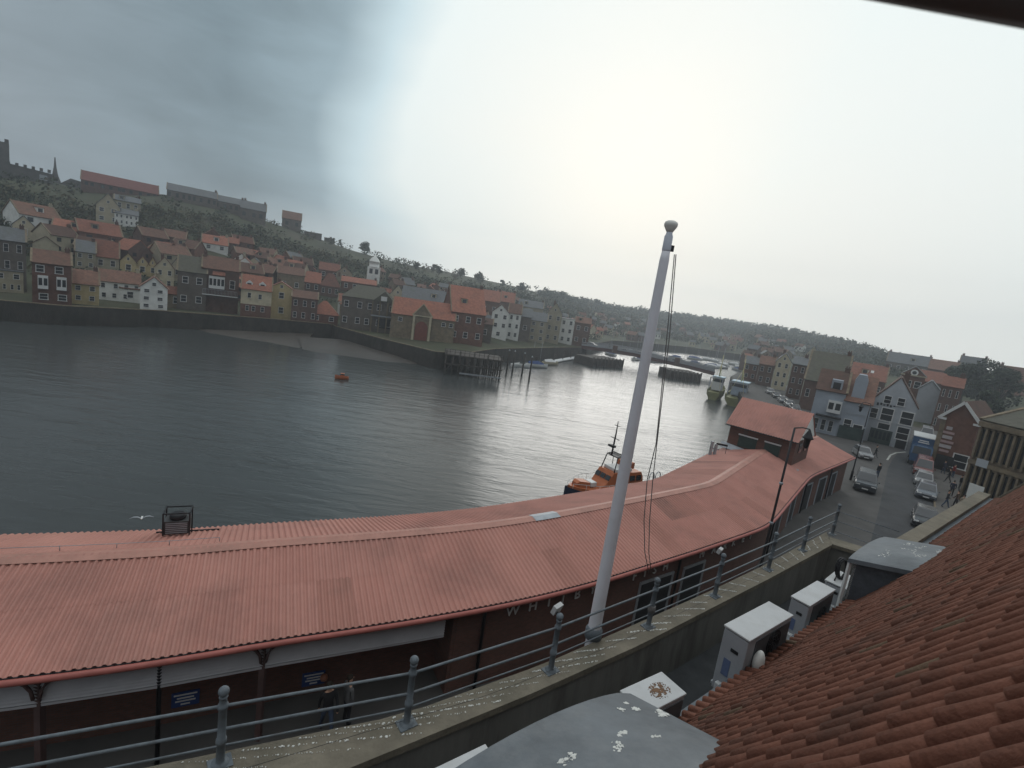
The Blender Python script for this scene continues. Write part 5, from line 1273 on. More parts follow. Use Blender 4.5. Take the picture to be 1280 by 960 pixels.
# ------------------------------------------------------------------ vehicles
def paint(n, c): return mat('car_paint_' + n, c, .25, .05, 2, spec=.5, coat=.4)
def wheel(parent, x, y, r):
    sg = 1 if y > 0 else -1
    b = MB(); b.tube([(x, y - sg * .2, r), (x, y - sg * .02, r), (x, y, r)], [r, r, r * .9], 16); wh = b.build('wheel', M['tyre'], parent)
    b = MB(); b.tube([(x, y, r), (x, y + sg * .015, r)], r * .6, 12); b.build('rim', M['greymetal'], wh)
def car(label, P, yaw, L, W, H, pm, kind='saloon', group=None, cat='car', name='parked_car'):
    s = thing(name, label, cat, P, yaw, group)      # nose towards +x
    r = .34 if kind != 'saloon' else .31; zb = .24; belt = H * (.60 if kind != 'van' else .52); hood = H * (.58 if kind != 'saloon' else .56)
    prof = {'saloon': [(-.5, .60, .9), (-.47, .95, .97), (-.3, 1, 1), (.18, 1, 1), (.40, .92, .98), (.475, .80, .93), (.5, .55, .86)],
            'suv': [(-.5, .7, .93), (-.48, 1, .98), (-.2, 1, 1), (.22, 1, 1), (.42, .95, .98), (.485, .85, .95), (.5, .6, .9)],
            'van': [(-.5, .8, .95), (-.49, 1, .98), (0, 1, 1), (.30, 1, 1), (.44, .92, .98), (.49, .78, .95), (.5, .55, .9)]}[kind]
    b = MB(); rings = []
    for x, t, wf in prof:
        w2 = W / 2 * wf; zt = zb + (belt - zb) * t
        rings.append([(x * L, -w2, zb), (x * L, -w2 * 1.02, zt * .6), (x * L, -w2 * .98, zt - .06), (x * L, -w2 * .88, zt), (x * L, w2 * .88, zt), (x * L, w2 * .98, zt - .06), (x * L, w2 * 1.02, zt * .6), (x * L, w2, zb)])
    b.loft(rings)
    x1, x2, x3, x4 = {'saloon': (-.44, -.30, .05, .24), 'suv': (-.495, -.44, .10, .26), 'van': (-.495, -.485, .24, .38)}[kind]
    wB, wT = W / 2 * .93, W / 2 * .76
    cab = [[(x1 * L, -wB, belt - .03), (x4 * L, -wB, belt - .03), (x4 * L, wB, belt - .03), (x1 * L, wB, belt - .03)], [(x2 * L, -wT, H - .05), (x3 * L, -wT, H - .05), (x3 * L, wT, H - .05), (x2 * L, wT, H - .05)], [(x2 * L + .1, -wT * .9, H), (x3 * L - .1, -wT * .9, H), (x3 * L - .1, wT * .9, H), (x2 * L + .1, wT * .9, H)]]
    b.loft(cab); b.build('body', pm, s)
    def pane(nm, a, b_, c, d, off):
        v = [Vector(p) for p in (a, b_, c, d)]; cen = sum(v, Vector()) / 4; n = (v[1] - v[0]).cross(v[3] - v[0]).normalized()
        if n.dot(cen - Vector((0, 0, H * .6))) < 0: n = -n
        v = [cen + (p - cen) * .88 + n * off for p in v]; m_ = MB(); m_.prism(v, n * .012); m_.build(nm, M['glass'], s)
    B, T = cab[0], cab[1]
    pane('windscreen', B[1], B[2], T[2], T[1], .004); pane('rear_window', B[0], B[3], T[3], T[0], .004)
    if kind != 'van':
        pane('side_window', B[0], B[1], T[1], T[0], .004); pane('side_window', B[3], B[2], T[2], T[3], .004)
    else:
        for sy, i0, i1 in ((-1, 0, 1), (1, 3, 2)):
            a0 = Vector(B[i0]).lerp(Vector(B[i1]), .68); t0_ = Vector(T[i0]).lerp(Vector(T[i1]), .72); pane('side_window', a0, B[i1], T[i1], t0_, .004)
    for y in (-W * .34, W * .34):
        b = MB(); b.box((L * .488, y, belt * .72), (.10, W * .2, .14), bevel=.02); b.build('headlight', M['frame'], s)
        b = MB(); b.box((-L * .494, y * 1.1, belt * .75), (.06, W * .12, .2)); b.build('tail_light', mat('tail_light_red', (.25, .015, .01), .3, .1, 5), s)
    b = MB(); b.box((L * .497, 0, belt * .62), (.05, W * .4, .12)); b.box((L * .5, 0, .33), (.05, W * .8, .12)); b.build('grille', M['black'], s)
    b = MB(); b.box((L * .5 + .025, 0, belt * .42), (.02, .52, .11)); b.build('number_plate', M['frame'], s)
    for y in (-W / 2 - .08, W / 2 + .08):
        b = MB(); b.box((x4 * L - .25, y, belt + .05), (.12, .16, .12), bevel=.02); b.build('wing_mirror', pm, s)
    for x in (-L * .31, L * .31):
        for y in (-W / 2, W / 2): wheel(s, x, y, r)
    return s
def toward_cam(P, extra=0): return math.atan2(-P.y, -P.x) + extra
sd_ = (G0(1155, 600) - G0(1157, 655)); syaw = math.atan2(-sd_.y, -sd_.x)
p_dark, p_black, p_silver, p_red, p_white, p_blue = paint('dark', (.035, .04, .045)), paint('black', (.015, .016, .018)), paint('silver', (.10, .11, .125)), paint('red', (.15, .04, .035)), paint('white', (.21, .21, .21)), paint('blue', (.035, .085, .17))
car('dark four-wheel-drive car alone in the middle of the paved street', G0(1080, 610), syaw + .06, 4.7, 1.95, 1.8, p_dark, 'suv', name='car')
car('black car nearest the roof coping, first in the row along the kerb', G0(1154, 655), syaw, 4.4, 1.8, 1.48, p_black)
car('silver grey car second in the row along the kerb', G0(1156, 620), syaw, 4.3, 1.78, 1.45, p_silver)
car('white car tucked behind the silver grey car in the kerb row', G0(1153, 605), syaw, 4.2, 1.75, 1.45, p_white)
car('red van with a grey windscreen between the white car and the blue lorry', G0(1152, 592), syaw, 4.9, 1.95, 2.1, p_red, 'van', cat='van', name='parked_van')
car('white car by the lamp post beside the far end of the market', G0(1077, 571), syaw + .3, 4.1, 1.7, 1.45, p_white)
car('white van parked in the lane behind the blue lorry', G0(1156, 549), syaw, 5.2, 2, 2.3, p_white, 'van', cat='van', name='parked_van')
car('small white car half hidden to the right of the blue lorry', G0(1167, 562), syaw - .5, 3.9, 1.7, 1.45, p_white)
for i, (x, y) in enumerate([(962, 492), (970, 497), (978, 503), (986, 508), (993, 514)]):
    car('small car in the line parked on the far quay road beyond the red tower', G0(x, y), syaw + .35, 4.2, 1.75, 1.45, [p_white, p_dark, p_silver, p_white, p_black][i], group='cars lined up on the far quay road') if False else car(['white car farthest along the quay road beyond the red tower', 'dark car second farthest on the quay road beyond the red tower', 'silver car midway along the quay road beyond the red tower', 'white car fourth along the quay road, near the pale bay house', 'black car nearest the pale bay house on the quay road'][i], G0(x, y), syaw + .35, 4.2, 1.75, 1.45, [p_white, p_dark, p_silver, p_white, p_black][i], group='cars lined up on the far quay road')
# blue lorry
P = G0(1147, 578); s = thing('lorry', 'blue box lorry with a pale roof parked in the lane beside the pub', 'lorry', P, syaw)
b = MB(); b.box((-1.4, 0, 2.35), (5.6, 2.4, 2.7), bevel=.04); b.build('cargo_box', p_blue, s)
b = MB(); b.box((-1.4, 0, 3.76), (5.64, 2.44, .1)); b.build('box_roof', M['pale_roof'], s)
b = MB(); b.prism([(1.5, -1.1, .6), (3.3, -1.1, .6), (3.3, -1.1, 1.6), (2.9, -1.1, 2.7), (1.5, -1.1, 2.75)], (0, 2.2, 0)); cb_ = b.build('cab', p_blue, s)
b = MB(); b.prism([(3.32, -.95, 1.62), (3.32, .95, 1.62), (2.95, .9, 2.6), (2.95, -.9, 2.6)], (.02, 0, .01)); b.build('windscreen', M['glass'], cb_)
b = MB()
for zz, ww in ((3.28, 1.0), (3.02, 1.2)): b.box((1.42, 0, zz), (.03, ww, .16))
b.build('white_lettering', M['frame'], s)
b = MB(); b.box((0, 0, .7), (6.4, .9, .3)); b.build('chassis', M['black'], s)
for x in (-2.6, 2.4):
    for y in (-1.15, 1.15): wheel(s, x, y, .45)
# ------------------------------------------------------------------ street lamps
def lamp_post(label, P, top_row, arm_px=None, arm=(1.6, 0)):
    H_ = z_for_py(P, top_row); s = thing('street_lamp', label, 'street lamp', P)
    b = MB(); b.tube_z([(.12, 0), (.12, 1.0), (.075, 1.1), (.06, H_ * .6), (.05, H_)], Vector(), 12); b.build('post', M['black'], s)
    for zz in (H_ * .45, H_ * .68): 
        b = MB(); b.tube_z([(.062, zz), (.10, zz + .04), (.10, zz + .12), (.062, zz + .16)], Vector(), 10); b.build('pale_band', M['greymetal'], s)
    b = MB(); b.tube([(0, 0, H_), (arm[0] * .5, arm[1] * .5, H_ + .06), (arm[0], arm[1], H_)], .035, 6)
    b.build('arm', M['black'], s)
    b = MB(); b.tube_z([(.05, 0), (.09, -.1), (.24, -.4), (.28, -.46), (.16, -.52), (.13, -.9), (.05, -1.0)], Vector((arm[0], arm[1], H_ - .02)), 10); b.build('lantern', M['black'], s)
PL = G0(941, 748); rdir = (G0(975, 748) - PL); rdir.z = 0; rdir.normalize()
lamp_post('tall black street lamp with a side arm in front of the brick tower', PL, 535, arm=(rdir.x * .95, rdir.y * .95))
PL2 = G0(1063, 600); lamp_post('thin black street lamp at the far corner of the market near the pub', PL2, 505, arm=(-.8, .2))
# ------------------------------------------------------------------ people
def person_mesh(stride=.0, arm=.0, skirt=False):
    V = [(0, 0, .93), (0, .0, 1.12), (0, .0, 1.38), (0, .01, 1.50), (0, -.02, 1.62), (0, -.01, 1.72)]; R = [(.15, .10), (.145, .10), (.18, .11), (.055, .055), (.085, .10), (.06, .07)]; E_ = [(0, 1), (1, 2), (2, 3), (3, 4), (4, 5)]
    for sg in (-1, 1):
        i = len(V); f = sg * stride
        V += [(sg * .09, 0, .86), (sg * .10, -f * .5 - .02, .48), (sg * .10, -f + .02, .08), (sg * .105, -f - .14, .04)]; R += [(.095, .10), (.062, .065), (.045, .05), (.045, .035)]; E_ += [(0, i), (i, i + 1), (i + 1, i + 2), (i + 2, i + 3)]
        i = len(V); g = -sg * stride * .7 - arm
        V += [(sg * .20, 0, 1.40), (sg * .24, g * .3, 1.14), (sg * .23, g - .04, .90), (sg * .225, g - .06, .80)]; R += [(.062, .065), (.048, .05), (.036, .038), (.042, .03)]; E_ += [(2, i), (i, i + 1), (i + 1, i + 2), (i + 2, i + 3)]
    me = bpy.data.meshes.new('person'); me.from_pydata(V, E_, []); o = bpy.data.objects.new('person', me); col.objects.link(o)
    o.modifiers.new('skin', 'SKIN'); sub = o.modifiers.new('sub', 'SUBSURF'); sub.levels = 1; sub.render_levels = 1
    for i, r in enumerate(R): me.skin_vertices[0].data[i].radius = r
    me.skin_vertices[0].data[0].use_root = True
    bpy.context.view_layer.update(); out = bpy.data.meshes.new_from_object(o.evaluated_get(bpy.context.evaluated_depsgraph_get())); bpy.data.objects.remove(o); return out
PMESH = [person_mesh(), person_mesh(.28), person_mesh(.12, .1)]
cloth = {n: mat('cloth_' + n, c, .9, .15, 12) for n, c in (('black', (.02, .02, .022)), ('navy', (.025, .03, .05)), ('grey', (.12, .12, .12)), ('red', (.20, .03, .03)), ('beige', (.28, .23, .17)), ('denim', (.05, .07, .11)), ('white', (.5, .5, .5)), ('brown', (.08, .05, .035)))}
hairm = mat('hair_dark', (.03, .022, .016), .8, .2, 20)
def person(label, P, yaw, pose, top, leg, sc=1.0, group=None):
    me = PMESH[pose].copy(); me.materials.clear()
    for m_ in (cloth[top], cloth[leg], M['skin'], M['black'], hairm): me.materials.append(m_)
    for f in me.polygons:
        z = f.center.z; f.use_smooth = True; x = abs(f.center.x)
        f.material_index = 3 if z < .09 else 1 if (z < .90 and x < .19) else 2 if (z < .86 and x >= .19) else 0 if z < 1.47 else (4 if (z > 1.69 or (z > 1.56 and f.center.y > .02)) else 2)
    o = bpy.data.objects.new('person', me); col.objects.link(o); o.location = P; o.rotation_euler = (0, 0, yaw); o.scale = (sc,) * 3
    tag(o, label, 'person', group)
    b = MB(); b.sphere((0, .0, 1.715), (.092, .105, .075), 10, 6); h_ = b.build('hair', hairm, o)
    b = MB(); b.sphere((0, -.125, 1.64), (.016, .022, .02), 6, 4)
    for sg in (-1, 1): b.sphere((sg * .09, -.01, 1.645), (.014, .022, .03), 6, 4)
    b.build('nose_and_ears', M['skin'], o); return o
pk = Vector((0, 0, .13))
for (x, y, yw, ps, t_, l_, lab) in [
    (1181, 634, 1.0, 1, 'black', 'denim', 'person in a black coat walking on the pavement nearest the black car'),
    (1188, 620, 2.2, 0, 'navy', 'black', 'person in navy standing on the pavement level with the silver car'),
    (1193, 634, 3.6, 2, 'brown', 'black', 'person in brown on the pavement just below the columned building'),
    (1198, 612, .4, 0, 'black', 'grey', 'person in black with grey trousers under the notices of the brick gable'),
    (1204, 624, 5.0, 1, 'grey', 'denim', 'person in a grey jacket walking past the columned building'),
    (1184, 603, 4.0, 1, 'black', 'black', 'person all in black beside the red van'),
    (1190, 597, 1.4, 0, 'red', 'denim', 'person in a dark red top in front of the brick gabled shop'),
    (1178, 592, .2, 2, 'navy', 'denim', 'person in navy and denim near the back of the blue lorry'),
    (1200, 640, 2.9, 0, 'beige', 'black', 'person in a beige coat nearest the roof coping'),
    (1210, 612, 3.9, 2, 'navy', 'grey', 'person in navy with grey trousers at the foot of the columns'),
    (1173, 578, 3.0, 1, 'black', 'denim', 'person in black walking in the lane right of the lorry')]:
    person(lab, G0(x, y, .13), yw, ps, t_, l_)
person('person in dark clothes beside the dark four-wheel-drive car', G0(1096, 597), 3.3, 0, 'black', 'denim')
person('person in black by the pub front', G0(1093, 572), 1.0, 1, 'black', 'black')
person('person in a dark coat below the railing near the blue notice', atz(407, 915, 0), .6, 1, 'black', 'denim')
person('person in grey beside the dark coated one below the railing', atz(432, 905, 0), 2.4, 0, 'grey', 'black')
# ------------------------------------------------------------------ boats
def hull_mesh(L, W, H, mats, deck_z=.55):
    b = MB(); rings = []
    for t, wf, sh, kz in ((0, .78, 0, .1), (.12, .95, 0, .02), (.4, 1, .02, 0), (.65, .92, .10, 0), (.85, .58, .26, .06), (.96, .2, .42, .25), (1, .03, .5, .5)):
        x = (t - .5) * L; w2 = W / 2 * wf; zt = H * (1 + sh)
        rings.append([(x, -w2, zt), (x, -w2 * .92, H * .45), (x, -w2 * .5, H * (-.15 + kz)), (x, 0, H * (-.3 + kz)), (x, w2 * .5, H * (-.15 + kz)), (x, w2 * .92, H * .45), (x, w2, zt), (x, w2 * .9, zt), (x, w2 * .88, zt - H * .25), (x, -w2 * .88, zt - H * .25), (x, -w2 * .9, zt)])
    b.loft(rings, smooth=False); return b
m_orange = mat('orange_boat_paint', (.40, .12, .045), .45, .12, 1, c2=(.32, .10, .04), c2scale=.8, c2amt=.4); m_navy = mat('navy_boat_paint', (.02, .03, .06), .4, .1, 1)
q = atz(757, 621, -2.5); by = math.atan2(-.45, -1)
s = thing('lifeboat', 'orange lifeboat with a white and dark wheelhouse moored behind the market roof', 'lifeboat', (q.x, q.y, WATER), math.atan2((atz(712, 606, -2.5) - atz(805, 596, -2.5)).y, (atz(712, 606, -2.5) - atz(805, 596, -2.5)).x))
hull_mesh(13.5, 4.4, 2.0, None).build('hull', m_navy, s)
b = MB(); b.loft([[(x, -w_, 1.7), (x, w_, 1.7), (x, w_ * .9, z), (x, -w_ * .9, z)] for x, w_, z in ((-6.3, 1.75, 2.3), (-2, 2.05, 2.45), (2.6, 1.95, 2.6), (5.2, 1.0, 2.9), (6.1, .3, 3.0))]); b.build('deck', m_orange, s)
b = MB(); b.loft([[(x, -w_, z0), (x, w_, z0), (x, w_ * .82, z1), (x, -w_ * .82, z1)] for x, w_, z0, z1 in ((3.6, .8, 2.6, 3.3), (5.0, .65, 2.7, 3.5), (5.4, .5, 2.7, 3.3))]); b.build('foredeck_hatch', m_orange, s)
b = MB(); b.loft([[(x, -w_, 2.4), (x, w_, 2.4), (x, w_ * .8, z1), (x, -w_ * .8, z1)] for x, w_, z1 in ((-4.6, 1.4, 3.6), (-4, 1.6, 4.2), (.6, 1.6, 4.3), (1.5, 1.5, 3.2), (2.2, 1.2, 2.6))]); wh_ = b.build('wheelhouse', m_orange, s)
b = MB()
for sg in (-1, 1):
    for k in range(4): b.box((-3.5 + k * 1.1, sg * 1.47, 3.65), (.8, .06, .55), Matrix.Rotation(sg * .17, 3, 'X'))
for k in (-1, 0, 1): b.box((1.15, k * .85, 3.75), (.07, .7, .55), Matrix.Rotation(-.55, 3, 'Y'))
b.build('window', M['glass'], wh_)
b = MB(); b.box((-1.2, 0, 4.45), (2.6, 2.2, .35), bevel=.08); b.box((2.9, 0, 3.0), (.9, 1.2, .5), bevel=.08); b.build('white_coaming', M['frame'], wh_)
b = MB(); b.box((-2.4, 0, 4.85), (1.2, 1.9, .7), bevel=.1); b.build('upper_helm', m_orange, wh_)
b = MB()
for sg in (-1, 1): b.tube([(-1.3, sg * 1.1, 4.3), (-1.0, sg * .9, 6.0), (.1, sg * .9, 5.9), (.5, sg * 1.1, 4.3)], .07, 6)
b.tube([(-1.0, -.9, 6.0), (-1.0, .9, 6.0)], .07, 6); b.box((-.5, 0, 5.85), (1.0, 1.7, .12)); b.build('radar_arch', M['black'], s)
b = MB(); b.tube([(.3, 0, 5.9), (.2, 0, 8.4), (.2, 0, 9.7)], [.12, .09, .05], 6); b.bar((.2, -.7, 7.8), (.2, .7, 7.8), .08, .08); b.bar((.2, -.45, 9.2), (.2, .45, 9.2), .06, .06); b.box((.5, 0, 7.0), (.5, .9, .25), bevel=.05); b.build('mast', M['black'], s)
b = MB()
for sg in (-1, 1):
    prev = None
    for k in range(9):
        x = 6 - k * 1.4; w_ = 2.0 if x < 3 else 2.0 - (x - 3) * .5
        b.tube([(x, sg * w_, 2.5), (x, sg * w_, 3.3)], .025, 5)
        if prev: b.tube([prev, (x, sg * w_, 3.3)], .025, 5)
        prev = (x, sg * w_, 3.3)
b.build('guard_rail', M['frame'], s); s.scale = (.76, .76, .85)
def trawler(label, P, yaw, L, W, hm_, cm):
    s = thing('fishing_boat', label, 'fishing boat', P, yaw)
    hull_mesh(L, W, 2.6, None).build('hull', hm_, s)
    b = MB(); b.box((-L * .05, 0, 4.0), (L * .3, W * .62, 3.4), bevel=.1); wh_ = b.build('wheelhouse', cm, s)
    b = MB(); b.box((-L * .05, 0, 4.9), (L * .305, W * .63, .8)); b.build('window', M['glass'], wh_)
    b = MB(); b.box((-L * .05, 0, 5.8), (L * .36, W * .74, .25), bevel=.06); b.build('wheelhouse_roof', mat('pale_blue_paint', (.45, .58, .66), .5, .1, 1), wh_)
    b = MB(); b.tube([(-L * .1, 0, 5.8), (-L * .1, 0, 11.5)], [.14, .07], 8); b.tube([(-L * .1, 0, 9.0), (L * .34, 0, 3.2)], .04, 5); b.tube([(-L * .1, 0, 9.0), (-L * .42, W * .3, 3)], .04, 5); b.tube([(-L * .1, 0, 9), (-L * .42, -W * .3, 3)], .04, 5); b.build('mast', mat('pale_yellow_paint', (.5, .45, .22), .5, .1, 1), s)
    b = MB()
    for y in (-W * .38, W * .38): b.bar((-L * .38, y, 2.5), (-L * .38, y, 5.6), .2, .2)
    b.bar((-L * .38, -W * .38, 5.6), (-L * .38, W * .38, 5.6), .2, .2); b.build('stern_gantry', M['greymetal'], s)
    return s
m_yg = mat('yellow_green_hull', (.17, .17, .065), .55, .15, 1)
trawler('smaller yellow green fishing boat with a white cabin, left of the two', atz(894, 498, WATER), R_(58), 9, 3.9, m_yg, M['frame'])
trawler('larger yellow green fishing boat with a pale blue topped cabin, right of the two', atz(921, 505, WATER), R_(58), 12, 5.4, m_yg, mat('blue_grey_cabin', (.30, .35, .42), .6, .15, 1))
def dinghy(label, P, yaw, L, hm_, cover=None, mast=True, group=None):
    s = thing('small_boat', label, 'boat', P, yaw, group); hull_mesh(L, L * .32, .8, None).build('hull', hm_, s)
    if cover: b = MB(); b.loft([[(x, -L * .13 * k, .95), (x, 0, 1.55 * k + .3), (x, L * .13 * k, .95)] for x, k in ((-L * .42, .8), (0, 1), (L * .3, .6))]); b.build('cover', cover, s)
    if mast: b = MB(); b.tube([(L * .1, 0, .8), (L * .1, 0, L * 1.15)], .05, 6); b.build('mast', M['greymetal'], s)
    return s
m_bluec = mat('blue_canvas', (.03, .06, .16), .8, .2, 2); m_redc = mat('red_canvas', (.22, .04, .04), .8, .2, 2)
dinghy('white sailing boat with a blue cover near the cream waterfront house', atz(671, 459, WATER), R_(20), 6.5, M['frame'], m_bluec)
dinghy('small white cabin boat beside the pale pontoon', atz(688, 456, WATER), R_(30), 5.5, M['cream'], M['frame'], mast=False)
dinghy('tiny white dinghy nearest the jetty, left of the moored boats', atz(644, 458, WATER), R_(50), 3.2, M['frame'], None, mast=False)
dinghy('tiny white dinghy between the jetty and the sailing boat', atz(655, 459, WATER), R_(20), 3.4, M['frame'], None, mast=False)
dinghy('dark red covered boat moored under the cream waterfront house', atz(664, 449, WATER), R_(20), 5, M['timber'], m_redc, mast=True)
s = thing('pontoon', 'long pale floating pontoon below the waterfront houses', 'pontoon', atz(705, 450.5, WATER), 0)
a = atz(692, 453, WATER) - s.location; c = atz(722, 447.5, WATER) - s.location
b = MB(); b.bar(a + Z * .35, c + Z * .35, 2.2, .3); b.build('deck', M['pale_roof'], s)
b = MB()
for k in range(4): p = a.lerp(c, k / 3); b.tube([p - Z * 3, p + Z * 3.2], .16, 8)
b.build('mooring_pile', M['timber'], s)
P = atz(427, 474, WATER)
s = thing('motor_launch', 'small orange launch alone in the middle of the dark water', 'boat', P, R_(200)); s.scale = (.5, .5, .55); hull_mesh(4.6, 1.9, .9, None).build('hull', m_orange, s)
b = MB(); b.box((-.2, 0, 1.4), (1.3, 1.1, 1.0), bevel=.1); ca = b.build('cabin', m_orange, s)
b = MB(); b.box((-.2, 0, 1.62), (1.32, 1.12, .35)); b.build('window', M['glass'], ca)
# ------------------------------------------------------------------ timber jetty
jy = atz(590, 468, WATER)
s = thing('timber_jetty', 'dark timber jetty on piles at the tip of the stone quay', 'jetty', jy)
a = atz(556, 441, 0.4) ; c = atz(630, 449, 0.4); Yj = atz(560, 468, WATER).y
a = aty(556, 444, Yj); c = aty(629, 453, Yj + 2); a.z = c.z = 0.5
u = (c - a).normalized(); v = Vector((-u.y, u.x, 0)); W_ = 9; Lj = (c - a).length
b = MB(); b.prism([a - jy, c - jy, c + v * W_ - jy, a + v * W_ - jy], (0, 0, .35)); b.build('deck', M['timber'], s)
for k in range(9):
    for r in (0, .5, 1):
        p = a + u * (Lj * (.03 + .94 * k / 8)) + v * (.25 + r * (W_ - .5)) - jy
        b = MB(); b.tube([Vector((p.x, p.y, -1.5)), Vector((p.x, p.y, a.z + (1.2 if r == 0 and k % 2 == 0 else .3) - jy.z))], .19, 8); b.build('pile', M['timber'], s)
for zz, x0 in ((WATER + .55, .28), (-1.2, 0)):
    b = MB(); p = a + u * Lj * x0 - jy; q = c - jy; b.bar(Vector((p.x, p.y, zz - jy.z)) - v * .22, Vector((q.x, q.y, zz - jy.z)) - v * .22, .25, .3); b.build('fender_beam', M['greymetal'] if x0 else M['timber'], s)
for k in range(4):
    b = MB(); p = a + u * Lj * (k + .1) / 4 - jy; q = a + u * Lj * (k + .9) / 4 - jy; b.bar(Vector((p.x, p.y, WATER + .6 - jy.z)), Vector((q.x, q.y, .3 - jy.z)), .2, .2); b.build('brace', M['timber'], s)
b = MB()
for k in range(13):
    p = a + u * Lj * k / 12 + v * .3 - jy; b.bar(p + Z * .35, p + Z * 1.45, .09, .09)
b.bar(a + v * .3 - jy + Z * 1.42, c + v * .3 - jy + Z * 1.42, .08, .08); b.bar(a + v * .3 - jy + Z * .9, c + v * .3 - jy + Z * .9, .06, .06); b.build('handrail', M['timber'], s)
for k, (x, y) in enumerate([(633, 470), (640, 471), (652, 474), (661, 480)]):
    P = atz(x, y - 4, WATER); s = thing('mooring_pile', ['first mooring pile right of the timber jetty', 'second mooring pile right of the timber jetty', 'third mooring pile right of the jetty, near the dinghies', 'thin mooring pile farthest right of the jetty'][k], 'pile', P, 0, 'mooring piles right of the jetty')
    b = MB(); b.tube_z([(.22, -2), (.2, 3), (.17, 5.4)], Vector(), 8); b.build('shaft', M['timber'], s); b = MB(); b.tube_z([(.2, 5.4), (.22, 5.5), (.05, 5.8)], Vector(), 8); b.build('cap', M['greymetal'], s)
# ------------------------------------------------------------------ swing bridge
Ya = 187; bl = aty(733, 435, 191); br = aty(893, 474, 176)
mid = (bl + br) / 2; s = thing('swing_bridge', 'low red swing bridge on dark timber piers across the harbour', 'bridge', (mid.x, mid.y, 0))
o_ = Vector((mid.x, mid.y, 0)); zd = .9
pts = [aty(x, y, Y) - o_ for x, y, Y in [(728, 433, 192), (760, 437, 190), (795, 443, 186), (830, 451, 182), (862, 458, 179), (893, 466, 176)]]
m_bred = mat('bridge_red', (.10, .045, .042), .6, .25, .6)
zt_ = sum(p.z for p in pts[:4]) / 4
zt_ -= .6
b = MB(); 
for p, q in zip(pts, pts[1:]): b.bar(p, q, 8, 1.3)
b.build('girder', m_bred, s)
b = MB()
for p, q in zip(pts, pts[1:]):
    d_ = (q - p).normalized(); nv = Vector((-d_.y, d_.x, 0))
    for off in (-4.1, 4.1): b.bar(p + nv * off + Z * 2.0, q + nv * off + Z * 2.0, .12, .14); b.bar(p + nv * off + Z * .9, q + nv * off + Z * .9, .12, .5)
    for k in range(26):
        for off in (-4.1, 4.1): r = p.lerp(q, k / 26) + nv * off; b.bar(r + Z * .6, r + Z * 2.0, .16, .12)
b.build('parapet', M['greymetal'], s)
for (x0, x1, y0, y1) in ((740, 777, 458, 460), (836, 874, 473, 478)):
    a = atz(x0, y0, WATER) - o_; c = atz(x1, y1, WATER) - o_; d_ = (c - a).normalized(); nv = Vector((-d_.y, d_.x, 0))
    b = MB(); b.prism([Vector((p.x, p.y, WATER - 2)) for p in (a, c, c + nv * 9, a + nv * 9)], (0, 0, zt_ - .8 - WATER + 2)); pr = b.build('pier', M['timber'], s)
    for k in range(9):
        p = a.lerp(c, k / 8) - nv * .25; b = MB(); b.tube([Vector((p.x, p.y, WATER - 2)), Vector((p.x, p.y, zt_ - .3))], .28, 7); b.build('fender_pile', M['timber'], pr)
for t in (.24, .70):
    p = pts[0].lerp(pts[-1], t); b = MB(); b.box(p + Vector((0, -4.4, 1.6)), (1.6, 1.2, 2.6), bevel=.05); b.build('control_cabin', M['darkbrick'], s)
random.seed(5)
for k in range(7):
    t = .08 + k * .13; p = pts[0].lerp(pts[-1], t) + o_ + Vector((0, .8, .66)); 
    if k in (0, 2, 3, 5): car(['white car at the left end of the swing bridge', '', 'silver car on the swing bridge left of the flagpole', 'dark car on the swing bridge behind the flagpole', '', 'white car on the right part of the swing bridge', ''][k], p, math.atan2(br.y - bl.y, br.x - bl.x), 4.3, 1.8, 1.5, [p_white, 0, p_silver, p_dark, 0, p_white][k], name='car')
# marina boats beyond the bridge
for k in range(26):
    x = random.uniform(762, 935); y = 436 + (x - 762) * .105 + random.uniform(-9, 1); 
    P = atz(x, y + 10, WATER); az = math.atan2(P.x, P.y)
    if P.y < 205 or P.y > 420 or P.xy.length > lerp_table(BT, az)[0] - 6: P = atz(x, 447 + (x - 762) * .12, WATER); 
    if P.y < 205 or P.xy.length > lerp_table(BT, az)[0] - 4: 
        r = lerp_table(BT, az)[0] - random.uniform(12, 60)
        if r < 215: continue
        P = Vector((r * math.sin(az), r * math.cos(az), WATER))
    dinghy('small white yacht in the crowded marina beyond the swing bridge', P, random.uniform(0, 6.28), random.uniform(6, 9), M['frame'], m_bluec if k % 3 == 0 else M['frame'], mast=True, group='white yachts in the marina beyond the bridge')
